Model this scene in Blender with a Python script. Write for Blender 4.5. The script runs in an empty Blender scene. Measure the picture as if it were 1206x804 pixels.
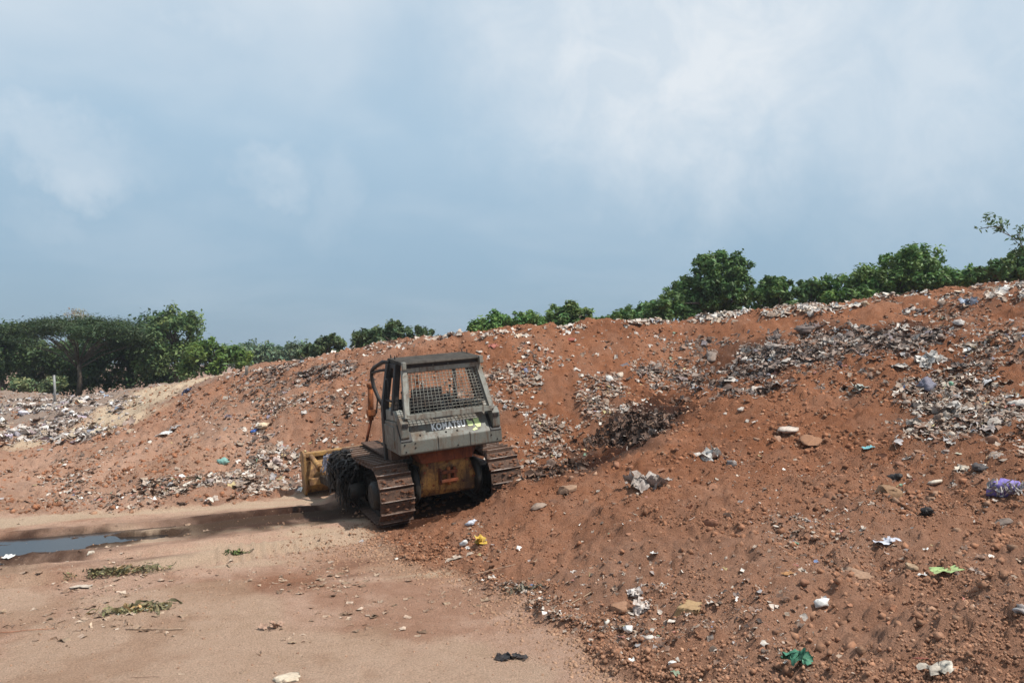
import bpy, bmesh, math, random
import numpy as np
from mathutils import Matrix, Vector, Euler

random.seed(7)
RNG = np.random.default_rng(11)
SC = bpy.context.scene
COL = SC.collection
R = math.radians

# ------------------------------------------------------------------ camera
FPX, CX, CY, EYE, PITCH = 900.0, 603.0, 402.0, 2.85, math.atan(26 / 900)
cam_d = bpy.data.cameras.new('camera')
cam = bpy.data.objects.new('camera', cam_d)
COL.objects.link(cam)
cam.location = (0, 0, EYE)
cam.rotation_euler = (math.pi / 2 + PITCH, 0, 0)
cam_d.sensor_width = 36.0
cam_d.lens = 36.0 * FPX / 1206.0
cam_d.clip_start = 0.05
cam_d.clip_end = 9000
SC.camera = cam

# ------------------------------------------------------------------ sky and sun
SUN_AZ = math.atan2(0.92, -0.40)      # measured from +Y towards +X: right of and a little behind the viewer
SUN_EL = R(56)
world = bpy.data.worlds.new('World')
SC.world = world
world.use_nodes = True
wn, wl = world.node_tree.nodes, world.node_tree.links
wn.clear()


def N(nodes, typ, **kw):
    n = nodes.new(typ)
    for k, v in kw.items():
        if k == 'inp':
            for a, b in v.items():
                n.inputs[a].default_value = b
        else:
            setattr(n, k, v)
    return n


def ramp(nodes, pts):
    r = nodes.new('ShaderNodeValToRGB')
    el = r.color_ramp.elements
    while len(el) < len(pts):
        el.new(0.5)
    for e, (p, c) in zip(el, pts):
        e.position = p
        e.color = (c[0], c[1], c[2], 1) if not isinstance(c, (int, float)) else (c, c, c, 1)
    return r


out = N(wn, 'ShaderNodeOutputWorld')
bg = N(wn, 'ShaderNodeBackground', inp={'Strength': 0.1})
sky = N(wn, 'ShaderNodeTexSky', sky_type='NISHITA', sun_disc=False)
sky.sun_elevation = SUN_EL
sky.sun_rotation = SUN_AZ
sky.dust_density = 3.0
sky.air_density = 1.2
tc = N(wn, 'ShaderNodeTexCoord')
sep = N(wn, 'ShaderNodeSeparateXYZ')
wl.new(tc.outputs['Generated'], sep.inputs[0])
# thin veil of high cloud over the whole sky, greyer towards the horizon
veil = ramp(wn, [(0.0, (2.65, 3.7, 4.65)), (0.12, (2.8, 4.15, 5.45)), (0.28, (3.75, 5.2, 6.5)), (0.5, (4.8, 6.0, 7.1)), (1.0, (5.0, 6.1, 7.1))])
for e in veil.color_ramp.elements:
    pass
wl.new(sep.outputs['Z'], veil.inputs[0])
mixv = N(wn, 'ShaderNodeMix', data_type='RGBA')
mixv.inputs['Factor'].default_value = 0.86
wl.new(sky.outputs[0], mixv.inputs['A'])
wl.new(veil.outputs[0], mixv.inputs['B'])
# soft clouds: noise on a flat cloud ceiling seen in perspective
addz = N(wn, 'ShaderNodeMath', operation='MAXIMUM', inp={1: 0.0})
wl.new(sep.outputs['Z'], addz.inputs[0])
addz2 = N(wn, 'ShaderNodeMath', operation='ADD', inp={1: 0.22})
wl.new(addz.outputs[0], addz2.inputs[0])
dv = N(wn, 'ShaderNodeVectorMath', operation='DIVIDE')
comb = N(wn, 'ShaderNodeCombineXYZ')
for i in range(3):
    wl.new(addz2.outputs[0], comb.inputs[i])
wl.new(tc.outputs['Generated'], dv.inputs[0])
wl.new(comb.outputs[0], dv.inputs[1])
mp = N(wn, 'ShaderNodeMapping')
mp.inputs['Location'].default_value = (3.1, 1.7, 0.0)
wl.new(dv.outputs[0], mp.inputs[0])
n1 = N(wn, 'ShaderNodeTexNoise', inp={'Scale': 1.15, 'Detail': 6.0, 'Roughness': 0.52, 'Distortion': 0.25})
wl.new(mp.outputs[0], n1.inputs['Vector'])
cl = ramp(wn, [(0.42, 0.0), (0.72, 1.0)])
cl.color_ramp.interpolation = 'EASE'
wl.new(n1.outputs[0], cl.inputs[0])


def pixdir(px, py):
    cx, cz = (px - CX) / FPX, -(py - CY) / FPX
    return Vector((cx, math.cos(PITCH) - cz * math.sin(PITCH), math.sin(PITCH) + cz * math.cos(PITCH))).normalized()


# individual clouds standing in the sky (direction, angular size, strength)
cloud_sum = None
n2 = N(wn, 'ShaderNodeTexNoise', inp={'Scale': 7.0, 'Detail': 9.0, 'Roughness': 0.66})
wl.new(tc.outputs['Generated'], n2.inputs['Vector'])
n2s = N(wn, 'ShaderNodeVectorMath', operation='SCALE', inp={'Scale': 0.22})
n2c = N(wn, 'ShaderNodeVectorMath', operation='SUBTRACT')
n2c.inputs[1].default_value = (0.5, 0.5, 0.5)
wl.new(n2.outputs['Color'], n2c.inputs[0])
wl.new(n2c.outputs[0], n2s.inputs[0])
n2a = N(wn, 'ShaderNodeVectorMath', operation='ADD')
wl.new(tc.outputs['Generated'], n2a.inputs[0])
wl.new(n2s.outputs[0], n2a.inputs[1])
for (px, py, rad, st, squash) in [(800, 40, 0.38, 0.92, 1.25), (860, 120, 0.22, 0.5, 1.3), (640, 0, 0.22, 0.55, 1.2), (1120, 60, 0.3, 0.55, 1.0), (60, 165, 0.17, 0.40, 2.4), (315, 207, 0.07, 0.30, 1.2),
                                  (395, 235, 0.06, 0.16, 0.7), (270, 0, 0.13, 0.45, 1.5), (60, 262, 0.10, 0.16, 2.0), (-60, 20, 0.2, 0.3, 1.6)]:
    d = pixdir(px, py)
    df = N(wn, 'ShaderNodeVectorMath', operation='SUBTRACT')
    df.inputs[1].default_value = d
    wl.new(n2a.outputs[0], df.inputs[0])
    ml = N(wn, 'ShaderNodeVectorMath', operation='MULTIPLY')
    ml.inputs[1].default_value = (1.0, 1.0, squash)
    wl.new(df.outputs[0], ml.inputs[0])
    ln = N(wn, 'ShaderNodeVectorMath', operation='LENGTH')
    wl.new(ml.outputs[0], ln.inputs[0])
    mr = N(wn, 'ShaderNodeMapRange', interpolation_type='SMOOTHSTEP', inp={'From Min': rad, 'From Max': rad * 0.1, 'To Min': 0.0, 'To Max': st})
    wl.new(ln.outputs['Value'], mr.inputs[0])
    if cloud_sum is None:
        cloud_sum = mr.outputs[0]
    else:
        ad = N(wn, 'ShaderNodeMath', operation='MAXIMUM')
        wl.new(cloud_sum, ad.inputs[0])
        wl.new(mr.outputs[0], ad.inputs[1])
        cloud_sum = ad.outputs[0]
# general broken cloud goes on over the rest of the sky, fading out near the horizon
elev = N(wn, 'ShaderNodeMapRange', interpolation_type='SMOOTHSTEP', inp={'From Min': 0.1, 'From Max': 0.55, 'To Min': 0.12, 'To Max': 0.75})
wl.new(sep.outputs['Z'], elev.inputs[0])
gm = N(wn, 'ShaderNodeMath', operation='MULTIPLY')
wl.new(cl.outputs[0], gm.inputs[0])
wl.new(elev.outputs[0], gm.inputs[1])
n3 = N(wn, 'ShaderNodeTexNoise', inp={'Scale': 11.0, 'Detail': 10.0, 'Roughness': 0.62, 'Distortion': 0.5})
wl.new(tc.outputs['Generated'], n3.inputs['Vector'])
n3r = N(wn, 'ShaderNodeMapRange', inp={'From Min': 0.38, 'From Max': 0.62, 'To Min': 0.68, 'To Max': 1.12})
wl.new(n3.outputs[0], n3r.inputs[0])
cm = N(wn, 'ShaderNodeMath', operation='MULTIPLY', use_clamp=True)
wl.new(cloud_sum, cm.inputs[0])
wl.new(n3r.outputs[0], cm.inputs[1])
cloud_sum = cm.outputs[0]
mx = N(wn, 'ShaderNodeMath', operation='MAXIMUM')
wl.new(gm.outputs[0], mx.inputs[0])
wl.new(cloud_sum, mx.inputs[1])
mixc = N(wn, 'ShaderNodeMix', data_type='RGBA')
mixc.inputs['B'].default_value = (6.6, 7.1, 7.6, 1)
wl.new(mx.outputs[0], mixc.inputs['Factor'])
wl.new(mixv.outputs['Result'], mixc.inputs['A'])
wl.new(mixc.outputs['Result'], bg.inputs['Color'])
wl.new(bg.outputs[0], out.inputs['Surface'])

sun_d = bpy.data.lights.new('sun', 'SUN')
sun_d.energy = 4.3
sun_d.angle = R(0.6)
sun_d.color = (1.0, 0.95, 0.87)
sun = bpy.data.objects.new('sun', sun_d)
COL.objects.link(sun)
sdir = Vector((math.sin(SUN_AZ) * math.cos(SUN_EL), math.cos(SUN_AZ) * math.cos(SUN_EL), math.sin(SUN_EL)))
sun.rotation_euler = sdir.to_track_quat('Z', 'Y').to_euler()
sun.location = sdir * 60

SC.view_settings.view_transform = 'Standard'
SC.view_settings.look = 'None'
SC.view_settings.exposure = 0.22
SC.view_settings.gamma = 1.0
SC.view_settings.use_curve_mapping = False
SC.cycles.max_bounces = 6
SC.cycles.diffuse_bounces = 3
SC.cycles.use_denoising = True


# ------------------------------------------------------------------ helpers
def on_ray(px, py, depth):
    """world point on the sight line of a place in the photograph, at a given forward distance"""
    cx, cz = (px - CX) / FPX, -(py - CY) / FPX
    dy = math.cos(PITCH) - cz * math.sin(PITCH)
    dz = math.sin(PITCH) + cz * math.cos(PITCH)
    t = depth / dy
    return np.array((cx * t, depth, EYE + dz * t))


def at_height(px, py, z):
    cz = -(py - CY) / FPX
    dy = math.cos(PITCH) - cz * math.sin(PITCH)
    dz = math.sin(PITCH) + cz * math.cos(PITCH)
    return on_ray(px, py, (z - EYE) / dz * dy)


def project(x, y, z):
    dzv = z - EYE
    fw = y * math.cos(PITCH) + dzv * math.sin(PITCH)
    up = -y * math.sin(PITCH) + dzv * math.cos(PITCH)
    fw = np.where(fw < 0.1, 0.1, fw)
    return CX + FPX * x / fw, CY - FPX * up / fw


def tag(o, label=None, cat=None, group=None, kind=None):
    if label:
        o['label'] = label
    if cat:
        o['category'] = cat
    if group:
        o['group'] = group
    if kind:
        o['kind'] = kind
    return o


def empty(name, loc=(0, 0, 0)):
    o = bpy.data.objects.new(name, None)
    o.location = loc
    o.empty_display_size = 0.2
    COL.objects.link(o)
    return o


def link(name, me, mat=None, parent=None, loc=None):
    o = bpy.data.objects.new(name, me)
    if mat and not me.materials:
        me.materials.append(mat)
    COL.objects.link(o)
    if parent:
        o.parent = parent
    if loc is not None:
        o.location = loc
    return o


def np_mesh(name, V, F, col=None, smooth=False, attr='col'):
    """mesh from numpy arrays; F is (n,3) or (n,4); col is per vertex rgb"""
    me = bpy.data.meshes.new(name)
    V = np.ascontiguousarray(V, np.float32)
    F = np.ascontiguousarray(F, np.int32)
    k = F.shape[1]
    me.vertices.add(len(V))
    me.vertices.foreach_set('co', V.ravel())
    me.loops.add(F.size)
    me.loops.foreach_set('vertex_index', F.ravel())
    me.polygons.add(len(F))
    me.polygons.foreach_set('loop_start', np.arange(0, F.size, k, dtype=np.int32))
    me.polygons.foreach_set('loop_total', np.full(len(F), k, np.int32))
    if smooth:
        me.polygons.foreach_set('use_smooth', np.ones(len(F), bool))
    me.update(calc_edges=True)
    if col is not None:
        a = me.color_attributes.new(attr, 'FLOAT_COLOR', 'POINT')
        c = np.ones((len(V), 4), np.float32)
        c[:, :col.shape[1]] = col
        a.data.foreach_set('color', c.ravel())
    return me


def hash01(ix, iy, seed):
    h = (ix * 374761393 + iy * 668265263 + seed * 974634533) & 0xFFFFFFFF
    h = ((h ^ (h >> 13)) * 1274126177) & 0xFFFFFFFF
    h = (h ^ (h >> 16)) & 0xFFFFFFFF
    return h / 4294967295.0


def vnoise(x, y, seed):
    ix, iy = np.floor(x).astype(np.int64), np.floor(y).astype(np.int64)
    fx, fy = x - ix, y - iy
    fx = fx * fx * fx * (fx * (fx * 6 - 15) + 10)
    fy = fy * fy * fy * (fy * (fy * 6 - 15) + 10)
    a, b = hash01(ix, iy, seed), hash01(ix + 1, iy, seed)
    c, d = hash01(ix, iy + 1, seed), hash01(ix + 1, iy + 1, seed)
    return (a * (1 - fx) + b * fx) * (1 - fy) + (c * (1 - fx) + d * fx) * fy - 0.5


def fbm(x, y, freq, octs, seed, gain=0.5):
    s, a = 0.0, 1.0
    for k in range(octs):
        c, sn = math.cos(0.7 * k + seed), math.sin(0.7 * k + seed)
        s = s + a * vnoise((x * c - y * sn) * freq + 17.3 * k, (x * sn + y * c) * freq, seed + k)
        a *= gain
        freq *= 2.03
    return s


def smooth(a, b, x):
    t = np.clip((x - a) / (b - a), 0, 1)
    return t * t * (3 - 2 * t)


# ------------------------------------------------------------------ materials
def new_mat(name):
    m = bpy.data.materials.new(name)
    m.use_nodes = True
    nt = m.node_tree
    return m, nt.nodes, nt.links, nt.nodes['Principled BSDF']


def bump(nodes, links, bsdf, height, strength, dist):
    b = N(nodes, 'ShaderNodeBump', inp={'Strength': strength, 'Distance': dist})
    links.new(height, b.inputs['Height'])
    links.new(b.outputs[0], bsdf.inputs['Normal'])


def soil_material():
    m, n, l, b = new_mat('soil')
    at = N(n, 'ShaderNodeAttribute', attribute_name='mask')
    sp = N(n, 'ShaderNodeSeparateColor')
    l.new(at.outputs['Color'], sp.inputs[0])
    geo = N(n, 'ShaderNodeNewGeometry')
    big = N(n, 'ShaderNodeTexNoise', inp={'Scale': 0.55, 'Detail': 5.0, 'Roughness': 0.6})
    mid = N(n, 'ShaderNodeTexNoise', inp={'Scale': 5.0, 'Detail': 6.0, 'Roughness': 0.65})
    fin = N(n, 'ShaderNodeTexNoise', inp={'Scale': 55.0, 'Detail': 6.0, 'Roughness': 0.75})
    for t in (big, mid, fin):
        l.new(geo.outputs['Position'], t.inputs['Vector'])
    red = ramp(n, [(0.3, (0.21, 0.080, 0.038)), (0.5, (0.30, 0.125, 0.064)), (0.7, (0.39, 0.185, 0.106))])
    add = N(n, 'ShaderNodeMath', operation='ADD')
    l.new(big.outputs[0], add.inputs[0])
    l.new(mid.outputs[0], add.inputs[1])
    hal = N(n, 'ShaderNodeMath', operation='MULTIPLY', inp={1: 0.5})
    l.new(add.outputs[0], hal.inputs[0])
    l.new(hal.outputs[0], red.inputs[0])
    road = ramp(n, [(0.3, (0.44, 0.265, 0.175)), (0.5, (0.56, 0.355, 0.258)), (0.7, (0.62, 0.42, 0.315))])
    l.new(hal.outputs[0], road.inputs[0])
    m1 = N(n, 'ShaderNodeMix', data_type='RGBA')
    l.new(sp.outputs[0], m1.inputs['Factor'])
    l.new(red.outputs[0], m1.inputs['A'])
    l.new(road.outputs[0], m1.inputs['B'])
    # pale sand
    m2 = N(n, 'ShaderNodeMix', data_type='RGBA')
    m2.inputs['B'].default_value = (0.60, 0.46, 0.325, 1)
    l.new(sp.outputs[2], m2.inputs['Factor'])
    l.new(m1.outputs['Result'], m2.inputs['A'])
    # fine speckle of dust and grit
    spk = ramp(n, [(0.28, (0.38, 0.35, 0.33)), (0.48, (0.95, 0.95, 0.95)), (0.70, (1.5, 1.48, 1.46))])
    l.new(fin.outputs[0], spk.inputs[0])
    m3 = N(n, 'ShaderNodeMix', data_type='RGBA', blend_type='MULTIPLY')
    m3.inputs['Factor'].default_value = 0.7
    l.new(m2.outputs['Result'], m3.inputs['A'])
    l.new(spk.outputs[0], m3.inputs['B'])
    # wet black leachate, with painted shade under the bulldozer
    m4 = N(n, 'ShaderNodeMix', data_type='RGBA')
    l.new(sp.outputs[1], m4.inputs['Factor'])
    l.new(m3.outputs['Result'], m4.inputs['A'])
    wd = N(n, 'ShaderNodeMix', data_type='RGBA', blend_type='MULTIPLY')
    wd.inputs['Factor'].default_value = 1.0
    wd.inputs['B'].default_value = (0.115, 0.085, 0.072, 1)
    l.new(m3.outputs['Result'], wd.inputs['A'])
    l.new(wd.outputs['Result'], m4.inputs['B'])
    # pale grey-brown trashy soil
    m5 = N(n, 'ShaderNodeMix', data_type='RGBA')
    m5.inputs['B'].default_value = (0.30, 0.245, 0.205, 1)
    l.new(at.outputs['Alpha'], m5.inputs['Factor'])
    l.new(m4.outputs['Result'], m5.inputs['A'])
    l.new(m5.outputs['Result'], b.inputs['Base Color'])
    rg = N(n, 'ShaderNodeMapRange', inp={'To Min': 0.95, 'To Max': 0.8})
    l.new(sp.outputs[1], rg.inputs[0])
    l.new(rg.outputs[0], b.inputs['Roughness'])
    b.inputs['Specular IOR Level'].default_value = 0.12
    ad2 = N(n, 'ShaderNodeMath', operation='ADD')
    l.new(mid.outputs[0], ad2.inputs[0])
    l.new(fin.outputs[0], ad2.inputs[1])
    bump(n, l, b, ad2.outputs[0], 1.0, 0.06)
    return m


def attr_material(name, rough=0.9, spec=0.2, noise=60.0, amt=0.35, bmp=0.3, bdist=0.01, trans=0.0):
    """colour comes from each piece's own 'col' attribute, with grain"""
    m, n, l, b = new_mat(name)
    at = N(n, 'ShaderNodeAttribute', attribute_name='col')
    geo = N(n, 'ShaderNodeNewGeometry')
    t = N(n, 'ShaderNodeTexNoise', inp={'Scale': noise, 'Detail': 4.0, 'Roughness': 0.65})
    l.new(geo.outputs['Position'], t.inputs['Vector'])
    r = ramp(n, [(0.28, 1 - amt), (0.72, 1 + amt * 0.6)])
    l.new(t.outputs[0], r.inputs[0])
    mm = N(n, 'ShaderNodeMix', data_type='RGBA', blend_type='MULTIPLY')
    mm.inputs['Factor'].default_value = 1.0
    l.new(at.outputs['Color'], mm.inputs['A'])
    l.new(r.outputs[0], mm.inputs['B'])
    l.new(mm.outputs['Result'], b.inputs['Base Color'])
    b.inputs['Roughness'].default_value = rough
    b.inputs['Specular IOR Level'].default_value = spec
    if bmp:
        bump(n, l, b, t.outputs[0], bmp, bdist)
    if trans:
        tr = N(n, 'ShaderNodeBsdfTranslucent')
        l.new(mm.outputs['Result'], tr.inputs['Color'])
        ms = N(n, 'ShaderNodeMixShader', inp={'Fac': trans})
        l.new(b.outputs[0], ms.inputs[1])
        l.new(tr.outputs[0], ms.inputs[2])
        l.new(ms.outputs[0], n['Material Output'].inputs['Surface'])
    return m


def paint(name, base, dirt, scale=3.0, lo=0.42, hi=0.62, rough=0.6, spec=0.35, metal=0.0, bmp=0.15, rust=None, rust_lo=0.62):
    """paint worn and dusted over: base colour, dirt in blotches, optional rust in finer spots"""
    m, n, l, b = new_mat(name)
    tcn = N(n, 'ShaderNodeTexCoord')
    a = N(n, 'ShaderNodeTexNoise', inp={'Scale': scale, 'Detail': 8.0, 'Roughness': 0.68, 'Distortion': 0.4})
    f = N(n, 'ShaderNodeTexNoise', inp={'Scale': scale * 9, 'Detail': 5.0, 'Roughness': 0.7})
    l.new(tcn.outputs['Object'], a.inputs['Vector'])
    l.new(tcn.outputs['Object'], f.inputs['Vector'])
    r = ramp(n, [(lo, 0.0), (hi, 1.0)])
    l.new(a.outputs[0], r.inputs[0])
    mx = N(n, 'ShaderNodeMix', data_type='RGBA')
    mx.inputs['A'].default_value = (*base, 1)
    mx.inputs['B'].default_value = (*dirt, 1)
    l.new(r.outputs[0], mx.inputs['Factor'])
    res = mx.outputs['Result']
    if rust:
        r2 = ramp(n, [(rust_lo, 0.0), (rust_lo + 0.08, 1.0)])
        l.new(f.outputs[0], r2.inputs[0])
        m2 = N(n, 'ShaderNodeMix', data_type='RGBA')
        m2.inputs['B'].default_value = (*rust, 1)
        l.new(r2.outputs[0], m2.inputs['Factor'])
        l.new(res, m2.inputs['A'])
        res = m2.outputs['Result']
    mpn = N(n, 'ShaderNodeMapping')
    mpn.inputs['Scale'].default_value = (9.0, 9.0, 0.9)
    l.new(tcn.outputs['Object'], mpn.inputs[0])
    st = N(n, 'ShaderNodeTexNoise', inp={'Scale': 1.6, 'Detail': 5.0, 'Roughness': 0.6})
    l.new(mpn.outputs[0], st.inputs['Vector'])
    sr = ramp(n, [(0.50, 0.0), (0.66, 0.85)])
    l.new(st.outputs[0], sr.inputs[0])
    ms_ = N(n, 'ShaderNodeMix', data_type='RGBA')
    ms_.inputs['B'].default_value = (dirt[0] * 0.6, dirt[1] * 0.55, dirt[2] * 0.55, 1)
    l.new(sr.outputs[0], ms_.inputs['Factor'])
    l.new(res, ms_.inputs['A'])
    res = ms_.outputs['Result']
    sp2 = ramp(n, [(0.3, 0.78), (0.7, 1.15)])
    l.new(f.outputs[0], sp2.inputs[0])
    m3 = N(n, 'ShaderNodeMix', data_type='RGBA', blend_type='MULTIPLY')
    m3.inputs['Factor'].default_value = 0.8
    l.new(res, m3.inputs['A'])
    l.new(sp2.outputs[0], m3.inputs['B'])
    l.new(m3.outputs['Result'], b.inputs['Base Color'])
    rr = N(n, 'ShaderNodeMapRange', inp={'To Min': rough, 'To Max': 0.92})
    l.new(r.outputs[0], rr.inputs[0])
    l.new(rr.outputs[0], b.inputs['Roughness'])
    b.inputs['Specular IOR Level'].default_value = spec
    b.inputs['Metallic'].default_value = metal
    if bmp:
        bump(n, l, b, f.outputs[0], bmp, 0.01)
    return m


M = {}
M['soil'] = soil_material()
M['clod'] = attr_material('clod', noise=30, amt=0.3, bmp=0.5, bdist=0.01)
M['trash'] = attr_material('trash', rough=0.6, spec=0.3, noise=28, amt=0.5, bmp=0.4, bdist=0.012)
M['leaf'] = attr_material('leaf', rough=0.55, spec=0.3, noise=3, amt=0.2, bmp=0, trans=0.25)
M['bark'] = paint('bark', (0.13, 0.10, 0.075), (0.07, 0.055, 0.042), 4, bmp=0.6)
M['palebark'] = paint('pale_bark', (0.30, 0.28, 0.24), (0.15, 0.13, 0.11), 4, bmp=0.6)
M['grey'] = paint('grey_paint', (0.140, 0.143, 0.124), (0.15, 0.105, 0.072), 2.8, 0.46, 0.68, rough=0.5, rust=(0.10, 0.045, 0.024), rust_lo=0.61, bmp=0.3)
M['greylight'] = paint('guard_grey', (0.235, 0.235, 0.205), (0.17, 0.125, 0.09), 4, 0.47, 0.68, rough=0.5, rust=(0.12, 0.055, 0.03), rust_lo=0.63, bmp=0.3)
M['roof'] = paint('roof_grey', (0.075, 0.064, 0.054), (0.045, 0.04, 0.034), 2.5, rough=0.85, spec=0.12)
M['black'] = paint('black_paint', (0.016, 0.015, 0.015), (0.055, 0.042, 0.034), 4, 0.5, 0.8, rough=0.55)
M['yellow'] = paint('yellow_paint', (0.44, 0.25, 0.075), (0.20, 0.11, 0.06), 3.2, 0.38, 0.60, rough=0.5, rust=(0.10, 0.04, 0.02), rust_lo=0.64)
M['dirtyyellow'] = paint('dirty_yellow', (0.42, 0.20, 0.05), (0.10, 0.05, 0.028), 3.4, 0.38, 0.60, rough=0.6, rust=(0.06, 0.026, 0.016), rust_lo=0.56, bmp=0.4)
M['redoxide'] = paint('red_oxide', (0.23, 0.058, 0.020), (0.06, 0.024, 0.014), 2.4, 0.42, 0.7, rough=0.7)
M['rust'] = paint('rust_orange', (0.33, 0.10, 0.028), (0.14, 0.05, 0.02), 6, rough=0.8)
M['track'] = paint('track_steel', (0.125, 0.070, 0.046), (0.065, 0.040, 0.030), 5, 0.38, 0.66, rough=0.8, rust=(0.22, 0.10, 0.055), rust_lo=0.58, bmp=0.8)
M['worn'] = paint('worn_steel', (0.33, 0.26, 0.22), (0.17, 0.10, 0.07), 7, rough=0.45, spec=0.5)
M['grease'] = paint('greasy_black', (0.010, 0.009, 0.008), (0.035, 0.026, 0.020), 5, rough=0.45)
M['seat'] = paint('seat_vinyl', (0.02, 0.02, 0.023), (0.07, 0.065, 0.06), 6, rough=0.6)
M['steel'] = paint('galvanised', (0.32, 0.33, 0.33), (0.2, 0.19, 0.18), 6, rough=0.5)
def printed(name, colour):
    m, n, l, b = new_mat(name)
    tcn = N(n, 'ShaderNodeTexCoord')
    f = N(n, 'ShaderNodeTexNoise', inp={'Scale': 40.0, 'Detail': 4.0})
    l.new(tcn.outputs['Object'], f.inputs['Vector'])
    r_ = ramp(n, [(0.3, [c * 0.8 for c in colour]), (0.5, colour)])
    l.new(f.outputs[0], r_.inputs[0])
    l.new(r_.outputs[0], b.inputs['Base Color'])
    b.inputs['Roughness'].default_value = 0.6
    return m


M['white_print'] = printed('white_print', (0.90, 0.89, 0.85))
M['green_print'] = printed('green_print', (0.60, 0.70, 0.30))


# ------------------------------------------------------------------ terrain shape
CP = []


def cd(px, py, d):
    CP.append(on_ray(px, py, d))


def cz_(px, py, z):
    CP.append(at_height(px, py, z))


for p in [(-500, 810), (-150, 810), (0, 800), (300, 800), (600, 800), (720, 800), (0, 720), (300, 720), (500, 700), (0, 655), (200, 650), (300, 640), (420, 640), (-300, 650),
          (-300, 605), (0, 604), (150, 603), (230, 594), (300, 588), (350, 580), (420, 585), (90, 625), (250, 612), (350, 605), (640, 735), (580, 695), (520, 668)]:
    cz_(*p, 0.0)
for p in [(-300, 570, .2), (0, 570, .2), (60, 560, .3), (0, 540, .3), (100, 575, .15), (0, 520, .35), (-200, 520, .3), (0, 490, .6), (-200, 490, .6), (-400, 490, .6), (0, 471, .9), (60, 464, 1.0), (-200, 470, .9)]:
    cz_(*p)
# back bank: foot, face, crest
for p in [(640, 540, 18), (650, 470, 20.5), (560, 395, 24), (620, 390, 24), (720, 381, 24.5), (850, 374, 25), (960, 356, 25), (1080, 346, 24), (1206, 336, 23), (1350, 328, 22), (1600, 325, 20), (500, 404, 24), (400, 417, 25.5), (300, 433, 28),
          (220, 449, 32), (150, 462, 38), (100, 470, 42), (300, 500, 20.5), (400, 480, 20.8), (250, 540, 18.4), (200, 510, 21.5), (150, 530, 20.5), (100, 510, 27), (480, 460, 21), (560, 540, 18.2), (480, 565, 17.6), (850, 430, 22.3), (780, 450, 21.6)]:
    cd(*p)
# valley behind the near mound
for p in [(650, 550, 16.8), (720, 530, 17.6), (760, 500, 18.7), (800, 475, 20)]:
    cd(*p)
# near mound on the right
for p in [(500, 622, 12.75), (590, 598, 12.8), (625, 579, 13.2), (700, 554, 14.5), (780, 521, 16), (880, 473, 18), (960, 430, 19.5),
          (900, 790, 6.7), (1206, 790, 6.2), (800, 740, 7.9), (1000, 720, 7.8), (1206, 720, 7.3), (700, 690, 9.3), (620, 650, 11), (800, 650, 10), (1000, 650, 9.5), (1206, 650, 8.8),
          (700, 610, 11.8), (850, 600, 11.8), (1000, 590, 11.5), (1206, 590, 10.6), (800, 560, 13.5), (950, 540, 13.7), (1100, 530, 13.2), (1206, 530, 12.5), (880, 500, 16.3), (1000, 480, 16), (1206, 470, 14.8),
          (1100, 420, 18.5), (1206, 410, 17.5), (1000, 390, 22), (1206, 370, 20.5), (1500, 650, 8), (1500, 520, 11.5), (1500, 420, 15.5), (1500, 800, 5.8)]:
    cd(*p)
# plateau falling away behind the crest, and the land round about
for x, y, z in [(-1, 29, 2.9), (3.5, 29.5, 3.2), (8, 30, 3.6), (13, 30, 4.0), (19, 29, 4.3), (-6, 31, 2.4), (0, 36, 1.5), (8, 36, 1.8), (16, 36, 2.2), (24, 36, 2.4), (-10, 38, 1.6), (-8, 46, .6), (8, 46, .6), (24, 46, .8), (-25, 50, .7), (-40, 46, .5),
                (-5, 3, 0), (0, 3, 0), (4, 3.5, .05), (8, 3, .5), (-12, 8, 0), (-14, 13, 0), (12, 3, .6), (-30, 20, .2), (-35, 32, .6), (-3, 0, 0), (3, 0, 0), (10, 0, .4), (-10, 0, 0),
                (30, 24, 4.2), (25, 12, 3), (30, 34, 2.6), (-45, 36, .5), (-52, 55, .3), (-50, 20, .2), (-38, 58, .4), (-25, 60, .3), (30, 58, .4), (0, 60, .3)]:
    CP.append(np.array((x, y, z)))
CP = np.array(CP)


def tps(r2):
    return 0.5 * r2 * np.log(r2 + 1e-9)


def solve_rbf(P, lam):
    n = len(P)
    d2 = ((P[:, None, :2] - P[None, :, :2]) ** 2).sum(-1)
    A = np.zeros((n + 3, n + 3))
    A[:n, :n] = tps(d2) + lam * np.eye(n)
    A[:n, n] = 1
    A[:n, n + 1:] = P[:, :2]
    A[n, :n] = 1
    A[n + 1:, :n] = P[:, :2].T
    b = np.zeros(n + 3)
    b[:n] = P[:, 2]
    return np.linalg.solve(A, b)


W = solve_rbf(CP, 0.06)


def base_height(x, y):
    z = W[-3] + W[-2] * x + W[-1] * y
    for i in range(len(CP)):
        z = z + W[i] * tps((x - CP[i, 0]) ** 2 + (y - CP[i, 1]) ** 2)
    return z


def seg_dist(x, y, pts):
    """distance to a polyline and the fraction along it"""
    best = np.full(x.shape, 1e9)
    frac = np.zeros(x.shape)
    n = len(pts) - 1
    for i in range(n):
        a, b = np.array(pts[i][:2]), np.array(pts[i + 1][:2])
        d = b - a
        t = np.clip(((x - a[0]) * d[0] + (y - a[1]) * d[1]) / (d @ d), 0, 1)
        dist = np.hypot(x - a[0] - t * d[0], y - a[1] - t * d[1])
        k = dist < best
        best = np.where(k, dist, best)
        frac = np.where(k, (i + t) / n, frac)
    return best, frac


def inside(x, y, poly):
    c = np.zeros(x.shape, bool)
    n = len(poly)
    for i in range(n):
        x1, y1 = poly[i][0], poly[i][1]
        x2, y2 = poly[(i + 1) % n][0], poly[(i + 1) % n][1]
        k = ((y1 > y) != (y2 > y)) & (x < (x2 - x1) * (y - y1) / (y2 - y1 + 1e-12) + x1)
        c ^= k
    return c


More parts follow.
